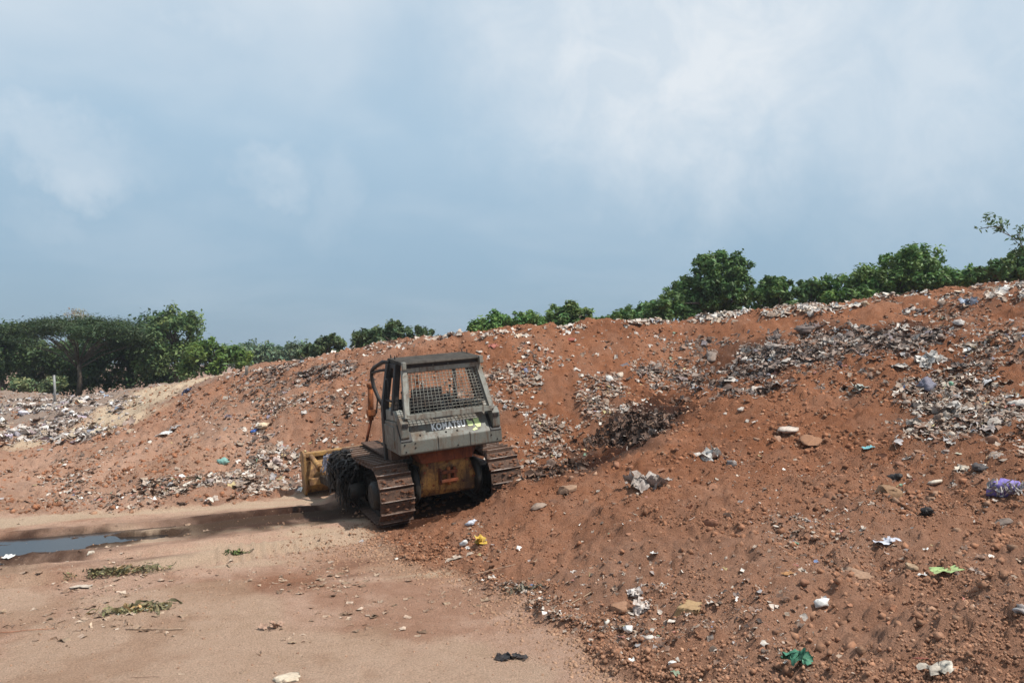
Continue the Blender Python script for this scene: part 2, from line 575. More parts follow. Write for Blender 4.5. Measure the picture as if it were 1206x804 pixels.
def G(px, py, z=0.0):
    p = at_height(px, py, z)
    return (p[0], p[1])


# sheet of ground: rows get coarser with distance
ys = [-12, -9, -6, -3, -1, 0.5, 1.5, 2.3, 3.0, 3.6]
y = 4.1
while y < 62:
    ys.append(y)
    y += max(0.024, 0.0052 * y)
while y < 1500:
    ys.append(y)
    y *= 1.22
YS = np.array(ys)
NC = 820
US = np.linspace(-1, 1, NC)
HW = 0.82 * np.maximum(YS, 4) + 4
GX = US[None, :] * HW[:, None]
GY = np.repeat(YS[:, None], NC, 1)

ROAD = [G(1100, 1200), G(800, 830), G(755, 803), G(690, 768), G(640, 733), G(590, 702), G(525, 672), G(470, 655), G(452, 640), G(440, 618), G(430, 590), G(390, 578), G(350, 581), G(300, 589), G(230, 595), G(150, 604), G(0, 605), G(-400, 604), (-24, 10), (-24, -20), (4, -20)]
fin = YS < 62
nf = int(fin.sum())
X, Y = GX[:nf], GY[:nf]
Z = np.zeros_like(GX)
z0 = base_height(X, Y)
far = smooth(44, 58, Y)
edge = smooth(0.9, 1.0, np.abs(US))[None, :] * smooth(25, 40, Y)
z0 = z0 * (1 - far) + 0.1 * far
# road signed distance (positive inside)
rd, _ = seg_dist(X, Y, ROAD + [ROAD[0]])
rd = np.where(inside(X, Y, ROAD), rd, -rd) + 0.35 * fbm(X, Y, 1.3, 4, 3)
road = smooth(-0.12, 0.22, rd)
rough = 1 - road * 0.93
# broad and fine relief
relief = 0.30 * fbm(X, Y, 0.33, 3, 21) + 0.13 * fbm(X, Y, 1.1, 3, 31)
lump = fbm(X, Y, 3.2, 5, 41, 0.62)
clodf = np.maximum(0, fbm(X, Y, 7.0, 3, 51, 0.6)) ** 1.5
near = smooth(30, 12, Y)
rl, _ = seg_dist(X, Y, [tuple(on_ray(545, 615, 12.7)[:2]), tuple(on_ray(590, 598, 12.8)[:2]), tuple(on_ray(625, 579, 13.2)[:2]), tuple(on_ray(700, 554, 14.4)[:2]), tuple(on_ray(780, 521, 15.9)[:2])])
relief = relief * (1 - 0.85 * np.exp(-(rl / 1.3) ** 2))
z1 = z0 + rough * 0.03 * near * fbm(X, Y, 9.0, 3, 57, 0.6) + rough * (relief * smooth(0, 3.0, np.maximum(-rd, 0) + 0.4) + 0.10 * lump + 0.16 * clodf) + road * (0.018 * fbm(X, Y, 0.8, 4, 61) + 0.010 * fbm(X, Y, 6, 4, 71, 0.6))
# spoil ridge pushed up beside the right-hand track
z1 = z1 + 0.02 * np.exp(-(rl / 0.45) ** 2) * (1 + 1.2 * fbm(X, Y, 1.7, 3, 83))
TREN = [tuple(on_ray(598, 560, 14.9)[:2]), tuple(on_ray(640, 560, 15.3)[:2]), tuple(on_ray(690, 545, 16.6)[:2]), tuple(on_ray(745, 520, 18.0)[:2])]
tl, tf = seg_dist(X, Y, TREN)
z1 = z1 - (0.26 - 0.10 * tf) * np.exp(-(tl / 0.75) ** 2)
pb_ = on_ray(607, 585, 13.1)
z1 = z1 + 0.26 * np.exp(-((X - pb_[0]) ** 2 + (Y - pb_[1]) ** 2) / 0.42 ** 2)
# rills and blade scores running down the bank, crumbs caught in them
face = smooth(16.5, 18.5, Y) * smooth(27, 24, Y) * (1 - road)
z1 = z1 + face * (0.15 * fbm(X * 1.9 + 0.4 * Y, Y * 0.22, 1.0, 4, 85, 0.55) + 0.07 * np.maximum(0, fbm(X, Y, 4.5, 3, 87)))
ca2, sa2 = math.cos(R(35)), math.sin(R(35))
z1 = z1 + (1 - road) * smooth(18, 15, Y) * 0.06 * fbm((X * ca2 + Y * sa2) * 0.4, (-X * sa2 + Y * ca2) * 1.3, 1.0, 2, 89, 0.5)
# churned-up edge thrown along the side of the road
z1 = z1 + 0.10 * np.exp(-((rd + 0.15) / 0.22) ** 2) * np.maximum(0, 0.3 + 1.6 * fbm(X, Y, 2.4, 3, 81)) * (X > -8)
# wheel and track ruts running along the haul road
RUT = [[G(-300, 640), G(0, 634), G(200, 618), G(300, 606), G(400, 598)], [G(-300, 668), G(0, 662), G(200, 650), G(300, 638), G(430, 622)], [G(0, 690), G(200, 668), G(330, 650), G(440, 634)]]
for k, rl in enumerate(RUT):
    dd, fr = seg_dist(X, Y, rl)
    z1 = z1 - 0.07 * np.exp(-(dd / 0.2) ** 2) * road + 0.045 * np.exp(-((dd - 0.38) / 0.14) ** 2) * road
# grouser prints
dd, fr = seg_dist(X, Y, [G(255, 655), G(330, 648), G(400, 640)])
z1 = z1 + 0.045 * (np.sin(fr * 2.2 * 2 * math.pi / 0.2) > 0.2) * smooth(0.34, 0.26, dd) * road
dd, fr = seg_dist(X, Y, RUT[0][1:])
z1 = z1 + 0.02 * (np.sin(fr * 2 * math.pi * 30) > 0.1) * smooth(0.30, 0.22, np.abs(dd)) * road * smooth(0.35, 0.6, fr)
# puddle hollow
PUD = [G(-420, 666), G(-120, 653), G(0, 645), G(90, 637), G(196, 628)]
pdist, pf = seg_dist(X, Y, PUD)
pw = 0.48 * (1 - smooth(0.66, 1.08, pf)) + 0.12
hol = smooth(1.25, 0.45, (pdist + 0.34 * fbm(X, Y, 2.0, 5, 91, 0.6)) / pw)
z1 = z1 - 0.11 * hol - 0.02 * np.exp(-(pdist / 1.0) ** 2)
PUD_Z = -0.055
# flatten bed under the bulldozer tracks
TH = R(25)
fwd, rgt = np.array((-math.sin(TH), math.cos(TH))), np.array((math.cos(TH), math.sin(TH)))
DOZ = np.array((-1.75, 15.15, 0.20))
lx = (X - DOZ[0]) * rgt[0] + (Y - DOZ[1]) * rgt[1]
ly = (X - DOZ[0]) * fwd[0] + (Y - DOZ[1]) * fwd[1]
PITCH_D, ROLL_D = R(3.2), R(5.2)
bed = DOZ[2] + lx * math.tan(ROLL_D) + ly * math.tan(PITCH_D)
wb = smooth(1.75, 1.3, np.abs(lx)) * smooth(2.3, 1.7, np.abs(ly + 0.1))
ahead = smooth(2.0, 2.4, ly) * smooth(5, 3.5, ly) * smooth(2.6, 2.0, np.abs(lx))
z1 = z1 * (1 - wb) + wb * (bed + 0.02 * lump)
z1 = np.where(ahead > 0, z1 * (1 - ahead) + ahead * np.minimum(z1, 0.05 + 0.03 * lump + np.maximum(0, lx) * 0.1), z1)
Z[:nf] = z1
Z[nf:] = 0.1
mask = np.zeros(GX.shape + (4,), np.float32)
reddish = smooth(0.9, 0.1, seg_dist(X, Y, [G(270, 690), G(400, 668), G(540, 665)])[0] + 0.6 * fbm(X, Y, 1.6, 4, 15))
mask[:nf, :, 0] = road * (1 - 0.6 * reddish) + (1 - road) * (0.34 * smooth(15, 8, Y) * (X > -1) + 0.5 * smooth(-4.5, -7.5, X) * smooth(26, 19, Y) + 0.22 * smooth(0, -4, X))
# wet: leachate track from the puddle under the bulldozer, valley floor behind the mound, dark heap; also shade painted under the bulldozer
wetl, wf = seg_dist(X, Y, [G(150, 632), G(250, 618), G(330, 608), G(430, 600), G(520, 590)])
wet = 0.97 * smooth(1.3, 0.5, wetl + 0.6 * fbm(X, Y, 2.0, 4, 25)) * smooth(0.0, 0.25, wf)
ww, _ = seg_dist(X, Y, TREN + [tuple(on_ray(775, 495, 19.2)[:2])])
wet = np.maximum(wet, 0.95 * smooth(1.7, 0.6, ww + 0.8 * fbm(X, Y, 1.5, 4, 27)))
wet = np.maximum(wet, 0.95 * smooth(2.6, 1.2, (pdist + 0.45 * fbm(X, Y, 2.4, 5, 92, 0.6)) / pw))
wet = np.maximum(wet, 0.85 * smooth(1.5, 0.9, np.abs(lx)) * smooth(2.6, 1.8, np.abs(ly)))  # damp soil and the shade beneath the bulldozer, darkened together in the colour
wet = np.maximum(wet, 0.14 * smooth(0.03, 0.3, fbm(X, Y, 0.8, 4, 29)) * (1 - road))
qx, qy = project(X, Y, z0)
for (cx_, cy_, rx_, ry_, sl_, am_) in [(870, 430, 75, 28, -.25, .6), (960, 412, 70, 26, -.3, .6), (1062, 394, 62, 22, -.15, .75), (1110, 470, 75, 40, -.2, .4), (1120, 440, 70, 20, -.3, .4)]:
    dq = ((qx - cx_) / rx_) ** 2 + ((qy - cy_ - sl_ * (qx - cx_)) / ry_) ** 2
    wet = np.maximum(wet, am_ * smooth(1.3, 0.3, dq + 1.2 * fbm(X, Y, 1.3, 4, 47)) * (Y > 9) * (Y < 26))
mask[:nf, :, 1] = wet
# pale sand ramp on the left and the dry pale strip along the road
sd, _ = seg_dist(X, Y, [tuple(on_ray(95, 512, 25)[:2]), tuple(on_ray(150, 488, 29)[:2]), tuple(on_ray(200, 460, 32)[:2]), tuple(on_ray(250, 446, 31)[:2])])
pale = 0.97 * smooth(2.7, 1.2, sd + 1.2 * fbm(X, Y, 0.8, 4, 33))
s2, _ = seg_dist(X, Y, [G(190, 664), G(300, 648), G(420, 632)])
pale = np.maximum(pale, 0.55 * smooth(0.42, 0.1, s2 + 0.3 * fbm(X, Y, 1.6, 4, 35)))
pale = np.maximum(pale, 0.3 * road * smooth(0.0, 0.3, fbm(X, Y, 0.7, 3, 37)))
ca_, sa_ = math.cos(R(24)), math.sin(R(24))
al, ac = X * ca_ + Y * sa_, -X * sa_ + Y * ca_
streak = fbm(al * 0.22, ac * 1.6, 1.0, 5, 93, 0.6) * smooth(8.5, 11.5, Y)
pale = np.maximum(pale, 0.7 * road * smooth(0.08, 0.35, streak))
mask[:nf, :, 1] = np.maximum(mask[:nf, :, 1], 0.35 * road * smooth(-0.05, -0.4, streak))
blot = fbm(X, Y, 0.9, 5, 95, 0.6)
mask[:nf, :, 0] *= 1 - 0.45 * road * smooth(0.02, 0.4, blot)
mask[:nf, :, 2] = pale
heap = smooth(-7.5, -11, X + 0.12 * (Y - 25)) * smooth(24, 31, Y) * 0.8
mask[:nf, :, 3] = np.maximum(heap, 0.10 * smooth(0.05, 0.25, fbm(X, Y, 1.4, 4, 39)) * (1 - road))
mask[:nf, :, 3] *= 1 - pale
mask[nf:, :, 3] = 0.5


def ground_z(x, y):
    x, y = np.atleast_1d(np.asarray(x, float)), np.atleast_1d(np.asarray(y, float))
    i = np.clip(np.searchsorted(YS, y) - 1, 0, len(YS) - 2)
    fy = np.clip((y - YS[i]) / (YS[i + 1] - YS[i]), 0, 1)

    def row(r):
        u = np.clip((x / HW[r] + 1) * 0.5 * (NC - 1), 0, NC - 1.001)
        j = u.astype(int)
        f = u - j
        return Z[r, j] * (1 - f) + Z[r, j + 1] * f
    return row(i) * (1 - fy) + row(i + 1) * fy


def gz(x, y):
    return float(ground_z(x, y)[0])


PXg, PYg = project(X, Y, z1)
vis = (Y > 4) & (PXg > -60) & (PXg < 1266) & (PYg < 830)
VI = np.nonzero(vis.ravel())[0]
vx, vy, vz = X.ravel()[VI], Y.ravel()[VI], z1.ravel()[VI]
vpx, vpy = PXg.ravel()[VI], PYg.ravel()[VI]
vroad = road.ravel()[VI]
# hidden ground (behind a crest) is found by a running horizon up each column of the sheet
hor = np.minimum.accumulate(np.where(Y > 4, PYg, 2000), axis=0)
seen = (PYg <= hor + 1.0).ravel()[VI]
del hor


def spot(px, py):
    """nearest visible ground point under a place in the photograph"""
    d = (vpx - px) ** 2 + (vpy - py) ** 2 + np.where(seen, 0, 400)
    k = int(np.argmin(d + 0.05 * vy))
    return np.array((vx[k], vy[k], vz[k]))


# split the sheet into the road and the soil around it, sharing edges exactly
nr = len(YS)
idx = np.arange(nr * NC).reshape(nr, NC)
quads = np.stack([idx[:-1, :-1], idx[:-1, 1:], idx[1:, 1:], idx[1:, :-1]], -1).reshape(-1, 4)
roadfull = np.zeros((nr, NC))
roadfull[:nf] = road
cls = (roadfull[:-1, :-1] > 0.5).astype(int)
yy = GY[:-1, :-1]
xx = GX[:-1, :-1]
nearm = (cls == 0) & (xx > -2.2) & (yy < 13.2 + 0.42 * np.maximum(0, xx + 0.1))
cls = np.where(nearm, 2, cls)
cls = np.where((yy > 46) & (cls == 0), 3, cls).ravel()
V = np.stack([GX.ravel(), GY.ravel(), Z.ravel()], 1)
mk = mask.reshape(-1, 4)
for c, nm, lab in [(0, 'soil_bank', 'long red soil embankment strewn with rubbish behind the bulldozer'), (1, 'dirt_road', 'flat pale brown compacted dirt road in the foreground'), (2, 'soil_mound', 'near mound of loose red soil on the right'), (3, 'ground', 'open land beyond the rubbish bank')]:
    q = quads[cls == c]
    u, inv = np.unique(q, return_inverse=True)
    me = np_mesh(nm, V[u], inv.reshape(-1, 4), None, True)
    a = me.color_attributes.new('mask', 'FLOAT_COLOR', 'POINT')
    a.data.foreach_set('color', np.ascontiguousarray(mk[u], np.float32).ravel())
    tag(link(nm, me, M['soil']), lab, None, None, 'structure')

# puddle surface
m, n, l, b = new_mat('puddle_water')
b.inputs['Base Color'].default_value = (0.020, 0.018, 0.018, 1)
b.inputs['Roughness'].default_value = 0.12
b.inputs['Specular IOR Level'].default_value = 0.24
t = N(n, 'ShaderNodeTexNoise', inp={'Scale': 9.0, 'Detail': 3.0})
bump(n, l, b, t.outputs[0], 0.08, 0.01)
M['water'] = m
pv, pn = [], 60
for i in range(pn):
    f = i / (pn - 1) * (len(PUD) - 1)
    k = min(int(f), len(PUD) - 2)
    f -= k
    a, c = np.array(PUD[k]), np.array(PUD[k + 1])
    p = a + (c - a) * f
    for s in (-1, 1):
        pv.append((p[0] - 0.25 * s * 0.9, p[1] + s * 0.9, PUD_Z))
me = np_mesh('puddle', np.array(pv), np.array([(2 * i, 2 * i + 2, 2 * i + 3, 2 * i + 1) for i in range(pn - 1)]))
tag(link('puddle', me, M['water']), 'long narrow puddle reflecting the sky on the dirt road', None, None, 'structure')


# ------------------------------------------------------------------ piece shapes shared by rubbish, stones and clods
def ico(sub=1):
    bm = bmesh.new()
    bmesh.ops.create_icosphere(bm, subdivisions=sub, radius=1.0)
    v = np.array([q.co[:] for q in bm.verts])
    f = np.array([[q.index for q in p.verts] for p in bm.faces])
    bm.free()
    return v, f


ICO1, ICO2, ICO3 = ico(1), ico(2), ico(3)


def rock_shape(seed, base=ICO1, jag=0.25, flat=0.7, cuts=4):
    r = np.random.default_rng(seed)
    v = base[0].copy()
    v *= 1 + jag * (r.random((len(v), 1)) - 0.5)
    for _ in range(cuts):                                  # broken flat faces
        nrm = r.normal(size=3)
        nrm /= np.linalg.norm(nrm)
        o = 0.38 + 0.30 * r.random()
        d = v @ nrm
        v -= np.where(d > o, d - o, 0)[:, None] * nrm
    v[:, 2] *= flat
    v[:, 0] *= 0.85 + 0.5 * r.random()
    return v, base[1]


def sheet_shape(seed, n=5, curl=0.35, aspect=1.0):
    """crumpled sheet of plastic, paper or cloth"""
    r = np.random.default_rng(seed)
    g = np.linspace(-1, 1, n)
    x, y = np.meshgrid(g * aspect, g)
    x = x + (r.random((n, n)) - 0.5) * 0.55
    y = y + (r.random((n, n)) - 0.5) * 0.55
    ph = r.random(4) * 6.28
    z = curl * (np.sin(x * 2.6 + ph[0]) + 0.8 * np.sin(y * 3.4 + ph[1]) + 0.7 * np.sin((x + y) * 4.1 + ph[2])) * 0.5 + curl * 0.9 * (r.random((n, n)) - 0.5)
    v = np.stack([x, y, z + curl * 0.55], -1).reshape(-1, 3)
    i = np.arange(n * n).reshape(n, n)
    q = np.stack([i[:-1, :-1], i[:-1, 1:], i[1:, 1:], i[1:, :-1]], -1).reshape(-1, 4)
    f = np.concatenate([q[:, [0, 1, 2]], q[:, [0, 2, 3]]])
    return v, f


def strip_shape(seed, n=7, w=0.10):
    """curling ribbon"""
    r = np.random.default_rng(seed)
    t = np.linspace(-1, 1, n)
    a = np.cumsum((r.random(n) - 0.5) * 1.3)
    dx, dy = np.cos(a) * 2 / n, np.sin(a) * 2 / n
    x, y = np.cumsum(dx), np.cumsum(dy)
    x -= x.mean()
    y -= y.mean()
    z = 0.12 + 0.22 * np.sin(t * (1.5 + 2 * r.random()) + r.random() * 6) + 0.1 * (r.random(n) - 0.5)
    ww = w * (0.6 + 0.8 * r.random(n))
    tw = np.cumsum((r.random(n) - 0.5) * 1.6)
    nx, ny = -np.sin(a) * ww * np.cos(tw), np.cos(a) * ww * np.cos(tw)
    nz = ww * np.sin(tw)
    v = np.concatenate([np.stack([x + nx, y + ny, z + nz], 1), np.stack([x - nx, y - ny, z - nz], 1)])
    f = []
    for i in range(n - 1):
        f += [(i, i + 1, n + i + 1), (i, n + i + 1, n + i)]
    return v, np.array(f)


def bag_shape(seed, base=ICO2, crumple=0.45, flat=0.6):
    """stuffed, creased plastic bag"""
    r = np.random.default_rng(seed)
    v = base[0].copy()
    d = np.ones(len(v))
    for k in range(7):                                     # sharp valleys between bulges
        a = r.normal(size=3)
        a /= np.linalg.norm(a)
        d = np.minimum(d, 0.25 + np.abs(np.sin((v @ a) * (2.2 + 3.5 * r.random()) + r.random() * 6)))
    lop = 1 + 0.35 * np.sin(v @ r.normal(size=3) * 1.6 + r.random() * 6)
    v = v * ((1 - crumple + crumple * 1.2 * d + 0.16 * (r.random(len(v)) - 0.5)) * lop)[:, None]
    v[:, 2] = v[:, 2] * flat
    v[:, 0] *= 0.8 + 0.7 * r.random()
    v[:, 2] += 0.25
    return v, base[1]


def rotmats(n, r, tilt=0.5):
    """random heading with a random tilt"""
    a, b, c = r.random(n) * 6.283, (r.random(n) - 0.5) * 2 * tilt, (r.random(n) - 0.5) * 2 * tilt
    ca, sa, cb, sb, cc, sc_ = np.cos(a), np.sin(a), np.cos(b), np.sin(b), np.cos(c), np.sin(c)
    o, z = np.ones(n), np.zeros(n)
    Rz = np.stack([ca, -sa, z, sa, ca, z, z, z, o], 1).reshape(-1, 3, 3)
    Ry = np.stack([cb, z, sb, z, o, z, -sb, z, cb], 1).reshape(-1, 3, 3)
    Rx = np.stack([o, z, z, z, cc, -sc_, z, sc_, cc], 1).reshape(-1, 3, 3)
    return Rz @ Ry @ Rx


def join_pieces(shapes, pick, pos, size, rot, col, jitter=0.0):
    Vs, Fs, Cs, off = [], [], [], 0
    for k, (v, f) in enumerate(shapes):
        s = np.nonzero(pick == k)[0]
        if not len(s):
            continue
        w = np.einsum('nij,vj->nvi', rot[s], v) * size[s][:, None, None] + pos[s][:, None, :]
        Vs.append(w.reshape(-1, 3))
        Fs.append((f[None] + (np.arange(len(s)) * len(v))[:, None, None]).reshape(-1, 3) + off)
        Cs.append(np.repeat(col[s], len(v), 0))
        off += len(s) * len(v)
    return np.concatenate(Vs), np.concatenate(Fs), np.concatenate(Cs)


# ------------------------------------------------------------------ bulldozer
def box_bm(x0, x1, y0, y1, z0, z1, bev=0.012, bm=None):
    own = bm is None
    b2 = bmesh.new()
    vs = [b2.verts.new(p) for p in ((x0, y0, z0), (x1, y0, z0), (x1, y1, z0), (x0, y1, z0), (x0, y0, z1), (x1, y0, z1), (x1, y1, z1), (x0, y1, z1))]
    for f in ((3, 2, 1, 0), (4, 5, 6, 7), (0, 1, 5, 4), (1, 2, 6, 5), (2, 3, 7, 6), (3, 0, 4, 7)):
        b2.faces.new([vs[i] for i in f])
    if bev:
        bmesh.ops.bevel(b2, geom=b2.edges[:], offset=bev, segments=2, affect='EDGES', profile=0.6)
    return merge(bm, b2)


def merge(bm, b2):
    if bm is None:
        return b2
    me = bpy.data.meshes.new('tmp')
    b2.to_mesh(me)
    b2.free()
    bm.from_mesh(me)
    bpy.data.meshes.remove(me)
    return bm


def prism_bm(poly, axis, a0, a1, bev=0.012, bm=None):
    """extrude a closed outline along an axis; poly gives the other two coordinates in order"""
    b2 = bmesh.new()

    def mkp(p, a):
        return {'x': (a, p[0], p[1]), 'y': (p[0], a, p[1]), 'z': (p[0], p[1], a)}[axis]
    lo = [b2.verts.new(mkp(p, a0)) for p in poly]
    hi = [b2.verts.new(mkp(p, a1)) for p in poly]
    n = len(poly)
    b2.faces.new(lo[::-1])
    b2.faces.new(hi)
    for i in range(n):
        b2.faces.new((lo[i], lo[(i + 1) % n], hi[(i + 1) % n], hi[i]))
    bmesh.ops.recalc_face_normals(b2, faces=b2.faces[:])
    if bev:
        bmesh.ops.bevel(b2, geom=b2.edges[:], offset=bev, segments=2, affect='EDGES', profile=0.6)
    return merge(bm, b2)


def tube_bm(pts, rad, seg=10, bm=None, square=False):
    """swept tube; rad a number or one per point"""
    b2 = bmesh.new()
    pts = [Vector(p) for p in pts]
    rads = rad if isinstance(rad, (list, tuple)) else [rad] * len(pts)
    if square:
        seg = 4
    rings = []
    up = None
    for i, p in enumerate(pts):
        t = (pts[min(i + 1, len(pts) - 1)] - pts[max(i - 1, 0)]).normalized()
        if up is None:
            up = Vector((0, 0, 1)) if abs(t.z) < 0.9 else Vector((0, 1, 0))
        s = t.cross(up).normalized()
        up = s.cross(t).normalized()
        ring = []
        for k in range(seg):
            a = 2 * math.pi * (k + (0.5 if square else 0)) / seg
            rr = rads[i] * (1.4142 if square else 1)
            ring.append(b2.verts.new(p + (s * math.cos(a) + up * math.sin(a)) * rr))
        rings.append(ring)
    for a, c in zip(rings, rings[1:]):
        for k in range(seg):
            b2.faces.new((a[k], a[(k + 1) % seg], c[(k + 1) % seg], c[k]))
    b2.faces.new(rings[0][::-1])
    b2.faces.new(rings[-1])
    bmesh.ops.recalc_face_normals(b2, faces=b2.faces[:])
    if not square:
        for f in b2.faces:
            f.smooth = len(f.verts) == 4
    return merge(bm, b2)


def cyl_bm(c, axis, r, h, seg=20, bm=None, bev=0.01):
    d = {'x': Vector((1, 0, 0)), 'y': Vector((0, 1, 0)), 'z': Vector((0, 0, 1))}[axis]
    c = Vector(c)
    return tube_bm([c - d * h / 2, c - d * (h / 2 - bev), c + d * (h / 2 - bev), c + d * h / 2], [r - bev, r, r, r - bev], seg, bm)


CABX = 1.0


def fin_bm(name, bm, mat, parent):
    me = bpy.data.meshes.new(name)
    if CABX != 1.0:
        bmesh.ops.scale(bm, vec=(CABX, 1, 1), verts=bm.verts[:])
    bm.to_mesh(me)
    bm.free()
    me.materials.append(mat)
    o = bpy.data.objects.new(name, me)
    COL.objects.link(o)
    o.parent = parent
    return o


doz = empty('bulldozer')
tag(doz, 'worn yellow and grey tracked bulldozer parked on the dirt road, facing away', 'bulldozer')
doz.matrix_basis = Matrix.Translation(Vector((DOZ[0], DOZ[1], DOZ[2]))) @ Matrix.Rotation(TH, 4, 'Z') @ Matrix.Rotation(PITCH_D, 4, 'X') @ Matrix.Rotation(-ROLL_D, 4, 'Y') @ Matrix.Scale(0.935, 4)

# --- tracks
SPR, IDL = (-1.42, 0.585, 0.50), (0.98, 0.55, 0.465)


def track_path(n):
    pts = []
    (y0, zc0, r0), (y1, zc1, r1) = SPR, IDL
    for k in range(41):
        a = math.pi / 2 + math.pi * k / 40
        pts.append((y0 + r0 * math.cos(a), zc0 + r0 * math.sin(a)))
    for k in range(1, 14):
        f = k / 14
        pts.append((y0 + (y1 - y0) * f, (zc0 - r0) * (1 - f) + (zc1 - r1) * f))
    for k in range(41):
        a = -math.pi / 2 + math.pi * k / 40
        pts.append((y1 + r1 * math.cos(a), zc1 + r1 * math.sin(a)))
    for k in range(1, 14):
        f = k / 14
        pts.append((y1 + (y0 - y1) * f, (zc1 + r1) * (1 - f) + (zc0 + r0) * f - 0.035 * math.sin(math.pi * f)))
    P = np.array(pts + [pts[0]])
    d = np.r_[0, np.cumsum(np.hypot(*np.diff(P, axis=0).T))]
    s = np.linspace(0, d[-1], n, endpoint=False) + 0.06
    s %= d[-1]
    q = np.stack([np.interp(s, d, P[:, 0]), np.interp(s, d, P[:, 1])], 1)
    e = np.stack([np.interp((s + 0.02) % d[-1], d, P[:, 0]), np.interp((s + 0.02) % d[-1], d, P[:, 1])], 1)
    return q, (e - q) / np.linalg.norm(e - q, axis=1)[:, None], P


NSH = 36
q, tg, PATH = track_path(NSH)
bm = box_bm(-0.32, 0.32, -0.108, 0.108, 0.0, 0.03, 0.006)
prism_bm([(-0.108, 0.03), (-0.075, 0.03), (-0.083, 0.085), (-0.100, 0.085)], 'x', -0.32, 0.32, 0.004, bm)
shoe_me = bpy.data.meshes.new('shoe')
bm.to_mesh(shoe_me)
bm.free()
shoe_me.materials.append(M['track'])
shoe_me.materials.append(M['worn'])
for p in shoe_me.polygons:                      # the bar's crest is rubbed bright
    if p.center.z > 0.078:
        p.material_index = 1


def track(cx):
    # chain of links under the shoes
    bm = bmesh.new()
    n = len(PATH) - 1
    for off in (-0.11, 0.11):
        rings = []
        for i in range(n):
            t = PATH[(i + 1) % n] - PATH[i - 1]
            t /= np.linalg.norm(t)
            nm = np.array((t[1], -t[0]))
            pin, pout = PATH[i] - nm * 0.11, PATH[i] + nm * 0.0
            rings.append([bm.verts.new((cx + off + sx, pp[0], pp[1])) for sx, pp in ((-0.035, pin), (0.035, pin), (0.035, pout), (-0.035, pout))])
        for i in range(n):
            a, c = rings[i], rings[(i + 1) % n]
            for k in range(4):
                bm.faces.new((a[k], a[(k + 1) % 4], c[(k + 1) % 4], c[k]))
    bmesh.ops.recalc_face_normals(bm, faces=bm.faces[:])
    tr = fin_bm('track_chain', bm, M['grease'], doz)
    for i in range(NSH):
        o = bpy.data.objects.new('shoe', shoe_me)
        COL.objects.link(o)
        o.parent = tr
        t = Vector((0, tg[i][0], tg[i][1]))
        nrm = Vector((0, tg[i][1], -tg[i][0]))      # outward for this winding
        mt = Matrix(((1, 0, 0, cx), (0, -t.y, nrm.y, q[i][0]), (0, -t.z, nrm.z, q[i][1]), (0, 0, 0, 1)))
        o.matrix_basis = mt
    # running gear
    sg = 1 if cx > 0 else -1
    bm = prism_bm([(-1.25, 0.34), (0.8, 0.30), (0.9, 0.52), (0.6, 0.70), (-1.0, 0.74), (-1.3, 0.55)], 'x', cx - 0.16, cx + 0.16, 0.02)
    fin_bm('track_frame', bm, M['grease'], doz)
    bm = cyl_bm((cx, SPR[0], SPR[1]), 'x', 0.37, 0.09, 28)
    for k in range(13):
        a = 2 * math.pi * k / 13
        c = Vector((cx, SPR[0] + 0.385 * math.cos(a), SPR[1] + 0.385 * math.sin(a)))
        cyl_bm(c, 'x', 0.04, 0.08, 8, bm, 0.005)
    fin_bm('sprocket', bm, M['track'], doz)
    bm = cyl_bm((cx + sg * 0.1, SPR[0], SPR[1]), 'x', 0.26, 0.52, 24, None, 0.05)
    fin_bm('final_drive', bm, M['grease'], doz)
    bm = cyl_bm((cx, IDL[0], IDL[1]), 'x', 0.345, 0.12, 28, None, 0.03)
    cyl_bm((cx, IDL[0], IDL[1]), 'x', 0.14, 0.34, 18, bm, 0.03)
    fin_bm('idler', bm, M['track'], doz)
    for k in range(6):
        bm = cyl_bm((cx, -0.95 + k * 0.31, 0.30), 'x', 0.12, 0.30, 16, None, 0.02)
        fin_bm('roller', bm, M['grease'], doz)
    bm = cyl_bm((cx, -0.1, 0.88), 'x', 0.09, 0.26, 14, None, 0.02)
    fin_bm('carrier_roller', bm, M['grease'], doz)


track(-1.09)
track(1.09)

# mud caked between the grousers
def caked_mud(cx, seed):
    r = np.random.default_rng(seed)
    n = 900
    s_ = r.random(n)
    i = r.integers(0, NSH, n)
    t = tg[i]
    along = (r.random(n) - 0.5) * 0.17 - 0.0
    nm = np.stack([t[:, 1], -t[:, 0]], 1)
    c2 = q[i] + t * along[:, None] + nm * 0.028
    pos = np.stack([cx + (r.random(n) - 0.5) * 0.60, c2[:, 0], c2[:, 1]], 1)
    sh = [rock_shape(700 + k_, ICO1, 0.5, 0.45, 2) for k_ in range(6)]
    v, f, c = join_pieces(sh, r.integers(0, 6, n), pos, 0.012 + 0.05 * r.random(n) ** 2.2, rotmats(n, r, 0.4), np.array((0.20, 0.09, 0.052)) * (0.5 + 0.7 * r.random((n, 1))))
    o = link('caked_mud', np_mesh('caked_mud', v, f, c), M['clod'], doz)
    o['kind'] = 'stuff'


caked_mud(-1.09, 5)
caked_mud(1.09, 6)

